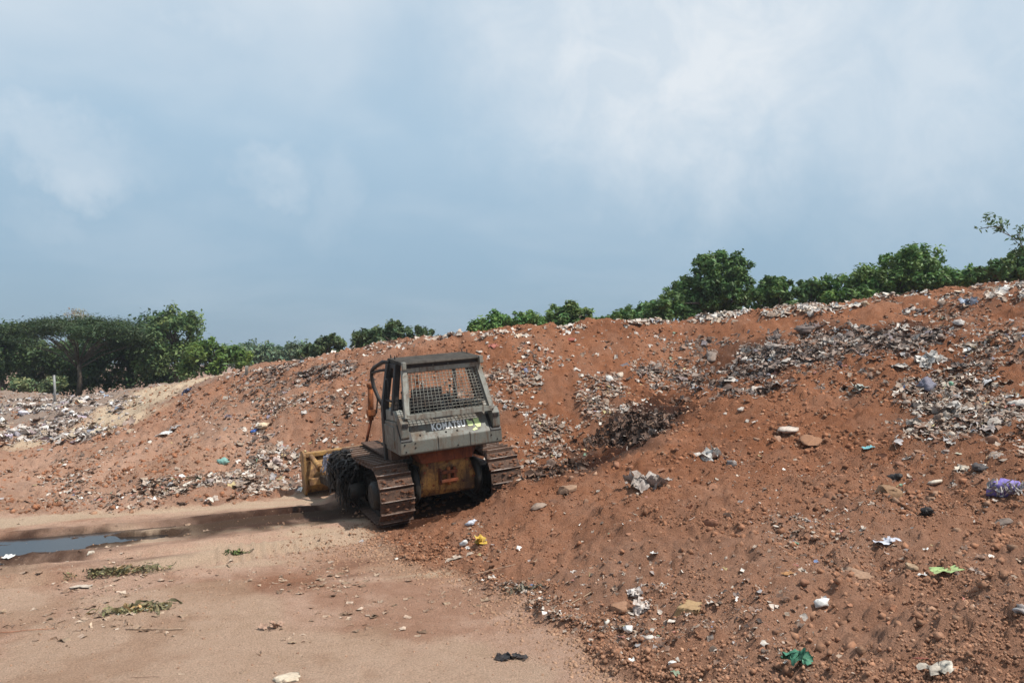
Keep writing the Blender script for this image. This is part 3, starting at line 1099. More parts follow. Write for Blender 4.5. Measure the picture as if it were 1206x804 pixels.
# --- hull, rear plates and drawbar
fin_bm('main_frame', prism_bm([(-1.45, 0.55), (-1.3, 0.40), (1.6, 0.42), (1.7, 0.95), (-1.45, 1.0)], 'x', -0.58, 0.58, 0.03), M['grease'], doz)
bm = bmesh.new()
lo = [(-0.66, -1.56, 0.44), (0.66, -1.56, 0.44), (0.60, -1.66, 0.62), (0.46, -1.62, 1.14), (-0.46, -1.62, 1.14), (-0.60, -1.66, 0.62)]
fr = [bm.verts.new(p) for p in lo]
bk = [bm.verts.new((p[0], -1.0, p[2])) for p in lo]
bm.faces.new(fr)
bm.faces.new(bk[::-1])
for i in range(6):
    bm.faces.new((fr[i], bk[i], bk[(i + 1) % 6], fr[(i + 1) % 6]))
bmesh.ops.recalc_face_normals(bm, faces=bm.faces[:])
bmesh.ops.bevel(bm, geom=bm.edges[:], offset=0.02, segments=2, affect='EDGES')
rear = fin_bm('rear_plate', bm, M['dirtyyellow'], doz)
for bx_, bz in ((-0.40, 1.06), (0.0, 1.07), (0.40, 1.06), (-0.52, 0.72), (0.52, 0.72), (-0.46, 0.92), (0.46, 0.92), (-0.3, 0.66), (0.3, 0.66)):
    fin_bm('bolt', cyl_bm((bx_, -1.655, bz), 'y', 0.022, 0.04, 8, None, 0.004), M['redoxide'], rear)
fin_bm('rear_cover', prism_bm([(-0.52, 1.10), (0.50, 1.10), (0.62, 1.37), (-0.62, 1.37)], 'y', -1.70, -1.1, 0.012), M['redoxide'], doz)
bm = box_bm(-0.17, 0.17, -1.76, -1.60, 0.70, 0.76, 0.008)
box_bm(-0.17, 0.17, -1.76, -1.60, 0.86, 0.92, 0.008, bm)
box_bm(-0.19, -0.14, -1.72, -1.60, 0.66, 0.96, 0.008, bm)
box_bm(0.10, 0.15, -1.72, -1.60, 0.66, 0.96, 0.008, bm)
hitch = fin_bm('drawbar', bm, M['redoxide'], doz)
fin_bm('hitch_pin', cyl_bm((0.0, -1.71, 0.81), 'z', 0.035, 0.34, 12, None, 0.008), M['rust'], hitch)
for sx in (-1, 1):
    fin_bm('drive_case', cyl_bm((sx * 0.63, -1.38, 0.66), 'x', 0.36, 0.14, 24, None, 0.04), M['grease'], doz)

# --- fuel tank across the back with a sloping lid
CABX = 1.0          # tank, cab frame and canopy are a touch narrower than first measured
TANK = [(-2.02, 1.37), (-2.05, 1.40), (-2.05, 1.62), (-1.78, 1.96), (-0.85, 1.90), (-0.80, 1.37)]
tank = fin_bm('fuel_tank', prism_bm(TANK, 'x', -1.0, 1.0, 0.018), M['grey'], doz)
for sx in (-0.28, 0.35):
    fin_bm('seam', prism_bm([(-2.053, 1.40), (-2.056, 1.62), (-2.035, 1.655), (-2.03, 1.40)], 'x', sx - 0.006, sx + 0.006, 0), M['grease'], tank)
for (bx_, bz) in ((-0.9, 1.44), (-0.72, 1.50), (-0.72, 1.58), (0.78, 1.54), (0.90, 1.45), (0.1, 1.44), (-0.92, 1.57)):
    fin_bm('bolt', cyl_bm((bx_, -2.052, bz), 'y', 0.015, 0.02, 8, None, 0.003), M['grease'], tank)
for sx, k in ((-0.1, 0), (0.12, 1), (-0.6, 2)):
    fin_bm('rivet', cyl_bm((sx, -1.99, 1.70), 'z', 0.016, 0.03, 8, None, 0.003), M['grease'], tank)
# louvred vent above the lid
vent = fin_bm('vent_box', box_bm(-0.62, 0.62, -1.78, -1.5, 1.965, 2.03, 0.01), M['black'], doz)
for k in range(14):
    x0 = -0.58 + k * 0.085
    fin_bm('vent_slat', box_bm(x0, x0 + 0.05, -1.795, -1.77, 1.972, 2.022, 0.004), M['dirtyyellow'] if k % 3 else M['greylight'], vent)
# flanks: battery boxes and ledges under the cab
for sx in (-1, 1):
    bm = prism_bm([(-1.76, 1.965), (-0.70, 1.90), (-0.70, 2.02), (-1.0, 2.12), (-1.62, 2.14)], 'x', sx * 0.80, sx * 0.97, 0.012)
    fin_bm('side_ledge', bm, M['greylight'], doz)
    fin_bm('battery_box', box_bm(min(sx * 0.99, sx * 1.02), max(sx * 0.99, sx * 1.02), -1.7, -1.0, 1.46, 1.86, 0.01), M['grey'], doz)
    fin_bm('fender', prism_bm([(-1.3, 1.16), (1.1, 1.12), (1.1, 1.16), (-0.9, 1.20), (-0.9, 1.36), (-1.3, 1.36)], 'x', sx * 0.62, sx * 0.98, 0.01), M['track'], doz)
    fin_bm('dash_panel', box_bm(min(sx * 0.55, sx * 0.93), max(sx * 0.55, sx * 0.93), -0.72, -0.55, 1.3, 2.08, 0.02), M['black'], doz)

# --- roll-over frame, canopy and rear screen
for sx in (-1, 1):
    fin_bm('front_post', tube_bm([(sx * 0.97, -1.02, 1.15), (sx * 0.96, -1.03, 2.2), (sx * 0.80, -0.96, 2.97)], 0.062, square=True), M['black'], doz)
    fin_bm('rear_post', tube_bm([(sx * 0.93, -1.52, 2.05), (sx * 0.77, -1.40, 2.98)], 0.055, square=True), M['black'], doz)
    # knee braces between the posts and the roof
    fin_bm('corner_gusset', prism_bm([(-1.04, 2.70), (-0.94, 2.70), (-0.88, 2.98), (-1.46, 2.98), (-1.46, 2.76), (-1.41, 2.76), (-1.32, 2.90), (-1.12, 2.90)], 'x', sx * 0.77, sx * 0.82, 0.006), M['black'], doz)
    # bent brush guard running forward from the canopy
    fin_bm('brush_guard', tube_bm([(sx * 0.79, -0.95, 3.00), (sx * 0.83, -0.60, 2.99), (sx * 0.89, -0.15, 2.86), (sx * 0.90, 0.03, 2.78), (sx * 0.90, 0.08, 2.66), (sx * 0.88, 0.04, 2.45), (sx * 0.84, -0.10, 2.24), (sx * 0.78, -0.22, 2.06)], 0.04), M['black'], doz)
    fin_bm('brush_guard_stay', tube_bm([(sx * 0.82, -0.98, 2.86), (sx * 0.86, -0.5, 2.82), (sx * 0.90, 0.05, 2.74)], 0.028), M['black'], doz)
    fin_bm('hand_rail', tube_bm([(sx * 0.93, -1.10, 2.70), (sx * 0.95, -1.28, 2.71), (sx * 0.95, -1.31, 2.62), (sx * 0.95, -1.30, 2.38), (sx * 0.93, -1.22, 2.34), (sx * 0.93, -1.10, 2.34)], 0.014), M['black'], doz)
    fin_bm('side_rail', tube_bm([(sx * 0.95, -1.05, 2.30), (sx * 0.92, -1.56, 2.30)], 0.022), M['black'], doz)
    foot = fin_bm('guard_foot', prism_bm([(-2.03, 1.66), (-2.06, 1.70), (-2.05, 1.96), (-1.95, 2.06), (-1.80, 2.04), (-1.80, 1.965)], 'x', sx * 0.90 - 0.075, sx * 0.90 + 0.075, 0.012), M['grey'], doz)
    fin_bm('base_plate', prism_bm([(-2.063, 1.63), (-1.83, 1.92), (-1.80, 1.90), (-2.04, 1.61)], 'x', sx * 0.88 - 0.11, sx * 0.88 + 0.11, 0.006), M['black'], foot)
    fin_bm('clamp', box_bm(sx * 0.89 - 0.055, sx * 0.89 + 0.055, -2.075, -1.93, 1.88, 1.95, 0.01), M['black'], foot)

canopy = fin_bm('canopy_roof', prism_bm([(-1.78, 2.975), (-1.80, 3.00), (-1.77, 3.03), (-0.86, 3.075), (-0.78, 3.06), (-0.77, 3.00), (-0.82, 2.985)], 'x', -0.79, 0.79, 0.014), M['roof'], doz)
fin_bm('roof_beam', box_bm(-0.74, 0.74, -1.72, -1.62, 2.915, 2.975, 0.01), M['black'], canopy)
fin_bm('roof_beam', box_bm(-0.74, 0.74, -0.98, -0.88, 2.92, 2.985, 0.01), M['black'], canopy)
for sx in (-1, 1):
    fin_bm('lifting_lug', box_bm(sx * 0.76 - 0.035, sx * 0.76 + 0.035, -1.83, -1.72, 2.90, 3.04, 0.01), M['greylight'], canopy)
    fin_bm('roof_pin', cyl_bm((sx * 0.74, -1.15, 3.09), 'z', 0.012, 0.08, 8, None, 0.003), M['black'], canopy)
    fin_bm('roof_pin', cyl_bm((sx * 0.74, -0.88, 3.10), 'z', 0.012, 0.08, 8, None, 0.003), M['black'], canopy)

# screen frame: four corners of the leaning trapezoid
TL, TR, BR, BL = Vector((-0.735, -1.66, 2.88)), Vector((0.735, -1.66, 2.88)), Vector((0.835, -2.00, 2.05)), Vector((-0.835, -2.00, 2.05))
bm = tube_bm([TL, TR], 0.045, square=True)
tube_bm([BL, BR], 0.045, square=True, bm=bm)
tube_bm([TL, BL + (BL - TL) * 0.03], 0.046, square=True, bm=bm)
tube_bm([TR, BR + (BR - TR) * 0.03], 0.046, square=True, bm=bm)
scr = fin_bm('rear_screen_frame', bm, M['greylight'], doz)
bm = bmesh.new()
NWX, NWY = 22, 15
for k in range(1, NWX):
    f = k / NWX
    tube_bm([TL.lerp(TR, f), BL.lerp(BR, f)], 0.0065, 5, bm)
for k in range(1, NWY):
    f = k / NWY
    tube_bm([TL.lerp(BL, f) + Vector((0, 0.008, 0)), TR.lerp(BR, f) + Vector((0, 0.008, 0))], 0.0065, 5, bm)
fin_bm('wire_screen', bm, M['greylight'], scr)
fin_bm('wiper_bar', box_bm(-0.35, 0.02, -2.07, -2.03, 1.975, 2.0, 0.006), M['black'], scr)
for sx in (-0.2, 0.1):
    fin_bm('bracket', box_bm(sx, sx + 0.05, -1.72, -1.64, 2.92, 2.96, 0.006), M['greylight'], scr)

# --- operator's place
seat = fin_bm('seat', box_bm(-0.32, 0.26, -1.45, -0.95, 1.98, 2.16, 0.05), M['seat'], doz)
fin_bm('backrest', prism_bm([(-1.55, 2.12), (-1.42, 2.12), (-1.48, 2.50), (-1.60, 2.50)], 'x', -0.58, 0.02, 0.04), M['seat'], seat)
fin_bm('armrest', box_bm(0.18, 0.28, -1.5, -1.05, 2.2, 2.30, 0.03), M['seat'], seat)
for x0, h in ((0.36, 2.42), (0.44, 2.38), (-0.62, 2.40)):
    lv = fin_bm('control_lever', tube_bm([(x0, -0.95, 1.95), (x0 + 0.02, -1.02, h)], 0.014), M['black'], doz)
    fin_bm('knob', cyl_bm((x0 + 0.02, -1.02, h), 'z', 0.03, 0.06, 10, None, 0.01), M['seat'], lv)
fin_bm('dash', prism_bm([(-0.62, 1.3), (-0.40, 1.3), (-0.38, 2.16), (-0.55, 2.22)], 'x', -0.55, 0.55, 0.02), M['black'], doz)
fin_bm('cab_floor', box_bm(-0.9, 0.9, -1.0, -0.3, 1.30, 1.36, 0.01), M['black'], doz)

CABX = 1.0
# --- engine hood
hood = fin_bm('engine_hood', prism_bm([(-0.34, 1.0), (0.34, 1.0), (0.34, 1.80), (0.26, 1.93), (-0.26, 1.93), (-0.34, 1.80)], 'y', -0.40, 1.35, 0.02), M['yellow'], doz)
fin_bm('radiator_guard', prism_bm([(-0.38, 0.85), (0.38, 0.85), (0.38, 1.82), (0.30, 1.95), (-0.30, 1.95), (-0.38, 1.82)], 'y', 1.355, 1.55, 0.03), M['yellow'], doz)
fin_bm('air_intake', cyl_bm((-0.15, 0.2, 2.02), 'z', 0.07, 0.24, 16, None, 0.02), M['black'], hood)
for k in range(3):
    fin_bm('side_door', box_bm(-0.356, -0.342, -0.3 + k * 0.55, 0.2 + k * 0.55, 1.1, 1.82, 0.004), M['yellow'], hood)

# --- blade, arms and cylinders
BY = 2.62
prof = []
for k in range(9):
    a = k / 8
    prof.append((BY + 0.22 - 0.24 * math.sin(a * math.pi) + 0.10 * a, -0.16 + a * 0.90))
back = [(p[0] - 0.07, p[1]) for p in prof][::-1]
blade = fin_bm('blade', prism_bm(prof + back, 'x', -1.95, 1.95, 0.008), M['yellow'], doz)
fin_bm('cutting_edge', prism_bm([(BY + 0.24, -0.20), (BY + 0.30, -0.22), (BY + 0.22, 0.0), (BY + 0.17, 0.0)], 'x', -1.99, 1.99, 0.006), M['worn'], blade)
fin_bm('top_rail', box_bm(-1.95, 1.95, BY + 0.06, BY + 0.24, 0.68, 0.78, 0.015), M['yellow'], blade)
fin_bm('bottom_rail', box_bm(-1.90, 1.90, BY - 0.16, BY + 0.02, 0.06, 0.22, 0.02), M['yellow'], blade)
for sx in (-1, 1):
    xo = sx * 1.74
    fin_bm('end_plate', prism_bm([(BY + 0.40, -0.22), (BY + 0.36, 0.80), (BY + 0.10, 0.84), (BY - 0.12, 0.76), (BY - 0.10, 0.04), (BY + 0.06, -0.20)], 'x', sx * 1.94, sx * 1.99, 0.006), M['yellow'], blade)
    fin_bm('rib', prism_bm([(BY + 0.02, 0.22), (BY - 0.14, 0.22), (BY - 0.02, 0.70), (BY + 0.1, 0.70)], 'x', sx * 1.40, sx * 1.46, 0.008), M['yellow'], blade)
    fin_bm('rib', prism_bm([(BY + 0.02, 0.22), (BY - 0.14, 0.22), (BY - 0.02, 0.70), (BY + 0.1, 0.70)], 'x', sx * 0.55, sx * 0.61, 0.008), M['yellow'], blade)
    arm = fin_bm('push_arm', tube_bm([(sx * 1.56, -0.35, 0.48), (sx * 1.58, 1.2, 0.32), (sx * 1.58, BY - 0.12, 0.18)], 0.085, square=True), M['grease'], doz)
    fin_bm('trunnion', cyl_bm((sx * 1.46, -0.35, 0.48), 'x', 0.15, 0.3, 16, None, 0.02), M['grease'], arm)
    br = fin_bm('brace', tube_bm([(sx * 1.80, BY + 0.04, 0.70), (sx * 1.72, BY - 0.45, 0.52)], 0.06, 12), M['yellow'], doz)
    fin_bm('brace_rod', tube_bm([(sx * 1.73, BY - 0.40, 0.54), (sx * 1.58, BY - 0.95, 0.36)], 0.042, 12), M['dirtyyellow'], br)
    fin_bm('brace_collar', tube_bm([(sx * 1.728, BY - 0.42, 0.532), (sx * 1.712, BY - 0.50, 0.50)], 0.075, 12), M['dirtyyellow'], br)
    lc = fin_bm('lift_cylinder', tube_bm([(sx * 0.55, 1.62, 2.30), (sx * 0.57, 1.72, 1.52)], 0.065, 14), M['rust'], doz)
    fin_bm('cylinder_rod', tube_bm([(sx * 0.57, 1.72, 1.52), (sx * 0.74, 2.0, 0.62)], 0.034, 10), M['redoxide'], lc)
    fin_bm('trunnion_yoke', box_bm(sx * 0.56 - 0.10, sx * 0.56 + 0.10, 1.62, 1.76, 1.62, 1.76, 0.02), M['rust'], lc)
    fin_bm('cylinder_cap', cyl_bm((sx * 0.55, 1.615, 2.32), 'z', 0.085, 0.09, 14, None, 0.01), M['rust'], lc)
    fin_bm('hydraulic_hose', tube_bm([(sx * 0.55 + 0.09, 1.60, 2.26), (sx * 0.55 + 0.13, 1.58, 2.0), (sx * 0.55 + 0.1, 1.62, 1.7), (sx * 0.5, 1.66, 1.6)], 0.018), M['black'], lc)

# --- lettering on the lid: plain white capitals and the yellow-green mark next to them
slope_o, slope_u = Vector((0, -2.05, 1.62)), Vector((0, 0.27, 0.34)).normalized()
slope_n = Vector((0, -0.34, 0.27)).normalized()


def on_slope(x, u, lift=0.004):
    return Vector((x, 0, 0)) + slope_o + slope_u * u + slope_n * lift


cu = bpy.data.curves.new('lettering', 'FONT')
cu.body = 'KOMATSU'
cu.size = 0.165
cu.offset = 0.007
cu.shear = 0.12
cu.space_character = 1.18
cu.extrude = 0.002
to = bpy.data.objects.new('lettering', cu)
COL.objects.link(to)
bpy.context.view_layer.update()
me = bpy.data.meshes.new_from_object(to.evaluated_get(bpy.context.evaluated_depsgraph_get()))
bpy.data.objects.remove(to)
xs_ = [v.co.x for v in me.vertices]
wtxt = max(xs_) - min(xs_)
me.materials.clear()
me.materials.append(M['white_print'])
me.name = 'lettering'
lt = bpy.data.objects.new('lettering', me)
COL.objects.link(lt)
lt.parent = tank
k = 0.68 / wtxt
P0 = on_slope(-0.36, 0.17, 0.004)
lt.matrix_basis = Matrix(((k, 0, 0, P0.x), (0, slope_u.y * 1.15, slope_n.y, P0.y), (0, slope_u.z * 1.15, slope_n.z, P0.z), (0, 0, 0, 1)))
for outl in ([(0.36, 0.17), (0.36, 0.30), (0.40, 0.30), (0.40, 0.265), (0.46, 0.26), (0.475, 0.20), (0.45, 0.16), (0.39, 0.155)],
             [(0.495, 0.31), (0.50, 0.17), (0.535, 0.11), (0.60, 0.12), (0.625, 0.19), (0.60, 0.24), (0.61, 0.31), (0.56, 0.305)],
             [(0.42, 0.08), (0.50, 0.12), (0.53, 0.07), (0.44, 0.05)]):
    bm = bmesh.new()
    bm.faces.new([bm.verts.new(on_slope(a, c, 0.004)) for a, c in outl])
    bmesh.ops.recalc_face_normals(bm, faces=bm.faces[:])
    r_ = bmesh.ops.extrude_face_region(bm, geom=bm.faces[:])
    bmesh.ops.translate(bm, vec=slope_n * 0.003, verts=[v for v in r_['geom'] if isinstance(v, bmesh.types.BMVert)])
    fin_bm('printed_mark', bm, M['green_print'], tank)


# ------------------------------------------------------------------ trees
def leaf_crown(centers, radii, n, leaf, colour, seed, flat=1.0, up=0.35, droop=0.0):
    """leaves (a folded diamond each) spread through many small clumps"""
    r = np.random.default_rng(seed)
    centers, radii = np.array(centers), np.array(radii)
    w = radii ** 2
    pick = r.choice(len(centers), n, p=w / w.sum())
    d = r.normal(size=(n, 3))
    d /= np.linalg.norm(d, axis=1)[:, None]
    rad = radii[pick] * np.where(r.random(n) < 0.16, 1.0 + 0.75 * r.random(n), 0.25 + 0.95 * r.random(n) ** 0.75)
    pos = centers[pick] + d * rad[:, None] * np.array((1, 1, flat))
    pos[:, 2] -= droop * r.random(n) * radii[pick]
    # leaf frame: normal leans outward and up
    nm = d * 0.6 + r.normal(size=(n, 3)) * 0.55 + np.array((0, 0, up + 0.35))
    nm /= np.linalg.norm(nm, axis=1)[:, None]
    t = np.cross(nm, r.normal(size=(n, 3)))
    t /= np.linalg.norm(t, axis=1)[:, None]
    s = np.cross(nm, t)
    L = leaf * (0.6 + 0.8 * r.random(n))[:, None]
    v = np.stack([pos - t * L, pos + s * L * 0.42 + nm * L * 0.12, pos + t * L, pos - s * L * 0.42 + nm * L * 0.12], 1).reshape(-1, 3)
    f = np.array([[0, 1, 2], [0, 2, 3]])[None] + (np.arange(n) * 4)[:, None, None]
    tone = 2.0 * (0.6 + 0.7 * r.random(len(centers))[pick]) + 0.3 * (r.random(n) - 0.5)
    hue = r.random(n)[:, None]
    c = np.array(colour)[None] * tone[:, None] * np.array((1.42, 1.2, 1.1)) * (1 + np.array((0.5, 0.15, -0.1)) * (hue - 0.5) + np.array((0.35, 0.1, 0)) * (r.random(len(centers))[pick][:, None] - 0.5))
    return v, f.reshape(-1, 3), np.repeat(np.clip(c, 0, .3), 4, 0)


def crown_clumps(blobs, seed, sub=0.36, count=16):
    r = np.random.default_rng(seed)
    C_, R_ = [], []
    for (c, rx, ry, rz) in blobs:
        k = 0
        count_ = int(count * max(1.0, (rx / rz) ** 0.9))
        while k < count_:
            d = r.normal(size=3)
            d /= np.linalg.norm(d)
            rr = 0.35 + 0.72 * r.random() ** 0.7
            if d[2] < -0.55:
                continue
            C_.append(np.array(c) + d * np.array((rx, ry, rz)) * rr)
            R_.append((rx * ry * rz) ** (1 / 3) * sub * (0.35 + 0.95 * r.random() ** 1.3))
            k += 1
    return C_, R_


def tree(name, label, base, blobs_px, D, n, leaf, colour, seed, trunk_r=0.16, skirt=True, bark='bark', sub=0.36, count=16, thick=0.9, group=None, limbs=14, cat='tree', flat=1.0, lean=(0, 0)):
    """blobs_px: crown masses as (px, py, rx, ry) in the photograph, carried to distance D and given real depth"""
    r = np.random.default_rng(seed + 500)
    s = D / FPX
    blobs = []
    if skirt and D < 46:
        blobs_px = blobs_px + [(px, py + 0.95 * ry, rx * 0.9, ry * 0.8) for (px, py, rx, ry) in blobs_px if ry >= 9 and rx >= 14]
        n = int(n * 1.5)
    for (px, py, rx, ry) in blobs_px:
        dd = D + (r.random() - 0.5) * 1.5
        c = on_ray(px, py, dd)
        blobs.append((c, rx * s, min(rx, ry * 1.6) * s * thick, ry * s))
    bx = on_ray(base, 400, D)[0]
    bz = gz(bx, D)
    root = empty(name, (bx, D, bz))
    tag(root, label, cat, group)
    O = np.array((bx, D, bz))
    C_, R_ = crown_clumps(blobs, seed, sub, count)
    v, f, c = leaf_crown(C_, R_, n, leaf, colour, seed, flat)
    link('crown', np_mesh('crown', v - O, f, c), M['leaf'], root)
    # trunk with limbs reaching into the clumps
    top = max(C_, key=lambda q_: q_[2])
    mean = np.mean(C_, axis=0)
    H = max(top[2] - bz, 0.8)
    fork = np.array((bx * 0.6 + mean[0] * 0.4, D, bz + H * 0.42))
    bm = tube_bm([(0, 0, -0.3), tuple((fork - O) * np.array((0.4, 0.4, 0.5))), tuple(fork - O), tuple((mean * 0.5 + fork * 0.5) + np.array((0, 0, H * 0.08)) - O), tuple(top * 0.5 + mean * 0.5 - O)], [trunk_r * 1.25, trunk_r, trunk_r * 0.85, trunk_r * 0.6, trunk_r * 0.25], 8)
    for q_ in r.permutation(len(C_))[:limbs]:
        e = C_[q_]
        st = fork + (mean - fork) * r.random() * 0.7
        mid = st * 0.5 + e * 0.5 + r.normal(size=3) * 0.05 * H + np.array((0, 0, 0.05 * H))
        tube_bm([tuple(st - O), tuple(mid - O), tuple(e - O)], [trunk_r * 0.42, trunk_r * 0.3, trunk_r * 0.1], 6, bm)
    fin_bm('trunk', bm, M[bark], root)
    return root


GREEN, DARK, BRIGHT, OLIVE, HAZY = (0.045, 0.085, 0.022), (0.022, 0.045, 0.017), (0.075, 0.135, 0.035), (0.055, 0.075, 0.028), (0.05, 0.085, 0.05)

# left clump beyond the rubbish field
tree('broadleaf_tree', 'dark rounded tree at the far left edge beyond the rubbish field', 8, [(5, 425, 30, 40), (-25, 410, 30, 40), (18, 395, 16, 18), (-65, 420, 34, 36)], 52, 9000, 0.17, DARK, 1, sub=0.34)
tree('broadleaf_tree', 'bright green tree standing tallest right of the umbrella tree', 208, [(208, 392, 32, 30), (195, 380, 18, 16), (222, 385, 16, 14), (205, 425, 40, 26)], 50, 9000, 0.14, (0.050, 0.088, 0.034), 2, sub=0.27, count=22)
tree('broadleaf_tree', 'mid green bushy tree sloping down right of the bright green tree', 255, [(250, 418, 26, 20), (270, 428, 24, 16), (235, 425, 20, 20)], 47, 6000, 0.15, GREEN, 3, sub=0.32)
tree('understory_tree', 'dark dense thicket tree under the right side of the umbrella tree', 150, [(150, 418, 48, 34), (180, 412, 34, 36), (120, 420, 36, 30), (165, 446, 55, 18)], 55, 16000, 0.15, DARK, 4)
tree('understory_tree', 'dark low thicket tree left of the umbrella tree trunk', 45, [(45, 418, 38, 34), (20, 430, 34, 34), (75, 424, 34, 30), (98, 426, 28, 28), (60, 452, 55, 14)], 57, 16000, 0.15, (0.028, 0.052, 0.02), 5)
tree('shrub', 'pale green shrub at the foot of the umbrella tree', 66, [(66, 452, 14, 12), (22, 455, 16, 10)], 46, 1800, 0.12, (0.08, 0.12, 0.06), 6, trunk_r=0.05, limbs=6, cat='shrub')
tree('broadleaf_tree', 'leafless twiggy tree showing above the umbrella tree', 92, [(92, 371, 16, 10)], 60, 350, 0.08, (0.12, 0.10, 0.07), 7, trunk_r=0.12, bark='palebark', limbs=16, sub=0.3)
# far tree line behind the rubbish bank, haze mixed into its leaf colour
for i, (px, w) in enumerate(((285, 26), (316, 24), (345, 22))):
    tree('distant_tree', ['hazy green tree leftmost in the distant row above the bank', 'hazy green tree in the middle of the distant row above the bank', 'hazy green tree rightmost in the distant row above the bank'][i],
         px, [(px, 422, w, 14), (px + 6, 416 + i, w * 0.5, 9)], 85, 3500, 0.24, HAZY, 20 + i, group='distant tree row', trunk_r=0.2)

# the umbrella tree: spreading limbs under a thin flat crown
D = 49.0
s = D / FPX
bx = on_ray(94, 400, D)[0]
bz = gz(bx, D)
O = np.array((bx, D, bz))
root = empty('umbrella_tree', tuple(O))
tag(root, 'dark flat-topped umbrella tree with fanning limbs beyond the rubbish field', 'tree')
r = np.random.default_rng(77)
C_, R_ = [], []
for k in range(190):
    a = r.random() * 6.283
    rr = math.sqrt(r.random())
    x = 98 + 92 * rr * math.cos(a)
    yo = 3.6 * rr * math.sin(a)
    top = 379 + 10 * rr * rr + 15 * (r.random() ** 1.5 - .15) + (5 if x > 150 else 0)
    p = on_ray(x, top, D + yo)
    C_.append(p)
    R_.append(0.28 + 0.55 * r.random())
for k in range(26):
    p = on_ray(150 + 40 * (r.random() - 0.5), 395 + 14 * r.random(), D + 3 * (r.random() - 0.5))
    C_.append(p)
    R_.append(0.5)
v, f, c = leaf_crown(C_, R_, 30000, 0.085, (0.017, 0.033, 0.013), 78, flat=0.45, up=0.8)
link('crown', np_mesh('crown', v - O, f, c), M['leaf'], root)
bm = tube_bm([(0, 0, -0.3), (0.05, 0, 1.2), (-0.05, 0, 2.4)], [0.19, 0.14, 0.12], 8)
for k in range(26):
    e = C_[r.integers(0, 190)] - O
    st = np.array((-0.05, 0, 1.7 + 0.7 * r.random()))
    m1 = st * 0.62 + e * 0.38 + np.array((0, 0, 0.15 + 0.3 * r.random()))
    m2 = st * 0.25 + e * 0.75 + np.array((0, 0, 0.05))
    tube_bm([tuple(st), tuple(m1), tuple(m2), tuple(e)], [0.05, 0.034, 0.022, 0.008], 6, bm)
    e2 = e + np.array((r.normal() * 0.7, r.normal() * 0.7, 0.05))
    tube_bm([tuple(m1), tuple(m1 * 0.4 + e2 * 0.6), tuple(e2)], [0.024, 0.016, 0.006], 5, bm)
fin_bm('trunk', bm, M['bark'], root)

# trees showing over the crest of the bank
tree('broadleaf_tree', 'small dark tree with ragged top above the bank left of the bulldozer canopy', 385, [(385, 408, 20, 12), (392, 402, 10, 8), (365, 415, 16, 8)], 44, 3500, 0.14, (0.035, 0.06, 0.028), 30, count=20, sub=0.24)
tree('broadleaf_tree', 'dark tree with a peaked top right above the bulldozer canopy', 465, [(465, 396, 22, 16), (466, 384, 8, 8), (438, 400, 26, 12), (495, 397, 22, 10)], 42, 6000, 0.13, (0.034, 0.06, 0.028), 31, count=24, sub=0.22)
tree('broadleaf_tree', 'feathery bright green bush left of centre on the bank crest', 600, [(600, 382, 38, 14), (575, 388, 26, 10), (625, 380, 22, 12)], 34, 6500, 0.10, (0.05, 0.105, 0.03), 32, count=24, sub=0.22)
tree('broadleaf_tree', 'rounded green tree right of the feathery bush on the bank crest', 668, [(665, 372, 22, 16), (655, 378, 18, 12), (690, 374, 12, 12), (712, 380, 9, 7)], 34, 6000, 0.11, (0.048, 0.09, 0.03), 33, count=22, sub=0.23)
tree('broadleaf_tree', 'large billowing green tree tallest above the middle of the bank', 845, [(848, 325, 36, 27), (838, 315, 22, 17), (868, 328, 20, 22), (815, 345, 30, 18), (800, 358, 28, 14), (850, 352, 36, 20)], 37, 15000, 0.12, (0.038, 0.078, 0.024), 34, count=30, sub=0.20, trunk_r=0.2)
tree('shrub', 'low green shrub at the left foot of the large billowing tree', 755, [(760, 368, 26, 10), (735, 374, 18, 7), (778, 362, 14, 10), (712, 379, 14, 6)], 35, 4500, 0.11, (0.042, 0.085, 0.028), 35, trunk_r=0.06, cat='shrub', count=12)
tree('broadleaf_tree', 'small round green tree right of the large billowing tree', 918, [(918, 342, 25, 16), (912, 335, 14, 10), (895, 352, 16, 14)], 34, 5500, 0.11, (0.038, 0.080, 0.025), 36, count=22, sub=0.23)
tree('shrub', 'narrow loose shrub between the small round tree and the wide bush', 955, [(954, 345, 14, 14), (948, 336, 9, 8), (966, 350, 14, 12), (940, 350, 14, 12)], 33, 3200, 0.11, (0.04, 0.08, 0.028), 37, trunk_r=0.05, cat='shrub', count=8)
tree('broad_bush', 'wide dense green bush with a peaked crown on the right of the bank', 1060, [(1060, 328, 60, 22), (1080, 308, 28, 18), (1010, 338, 44, 16), (1120, 332, 40, 15), (1072, 300, 12, 10), (1042, 308, 8, 9)], 32, 17000, 0.10, (0.046, 0.095, 0.026), 38, count=44, sub=0.19, cat='bush')
tree('broadleaf_tree', 'leafy green tree at the right edge behind the bank crest', 1200, [(1190, 318, 26, 14), (1215, 308, 26, 18), (1160, 326, 18, 9), (1150, 318, 6, 6)], 30, 6000, 0.10, (0.04, 0.082, 0.026), 39, count=24, sub=0.22)

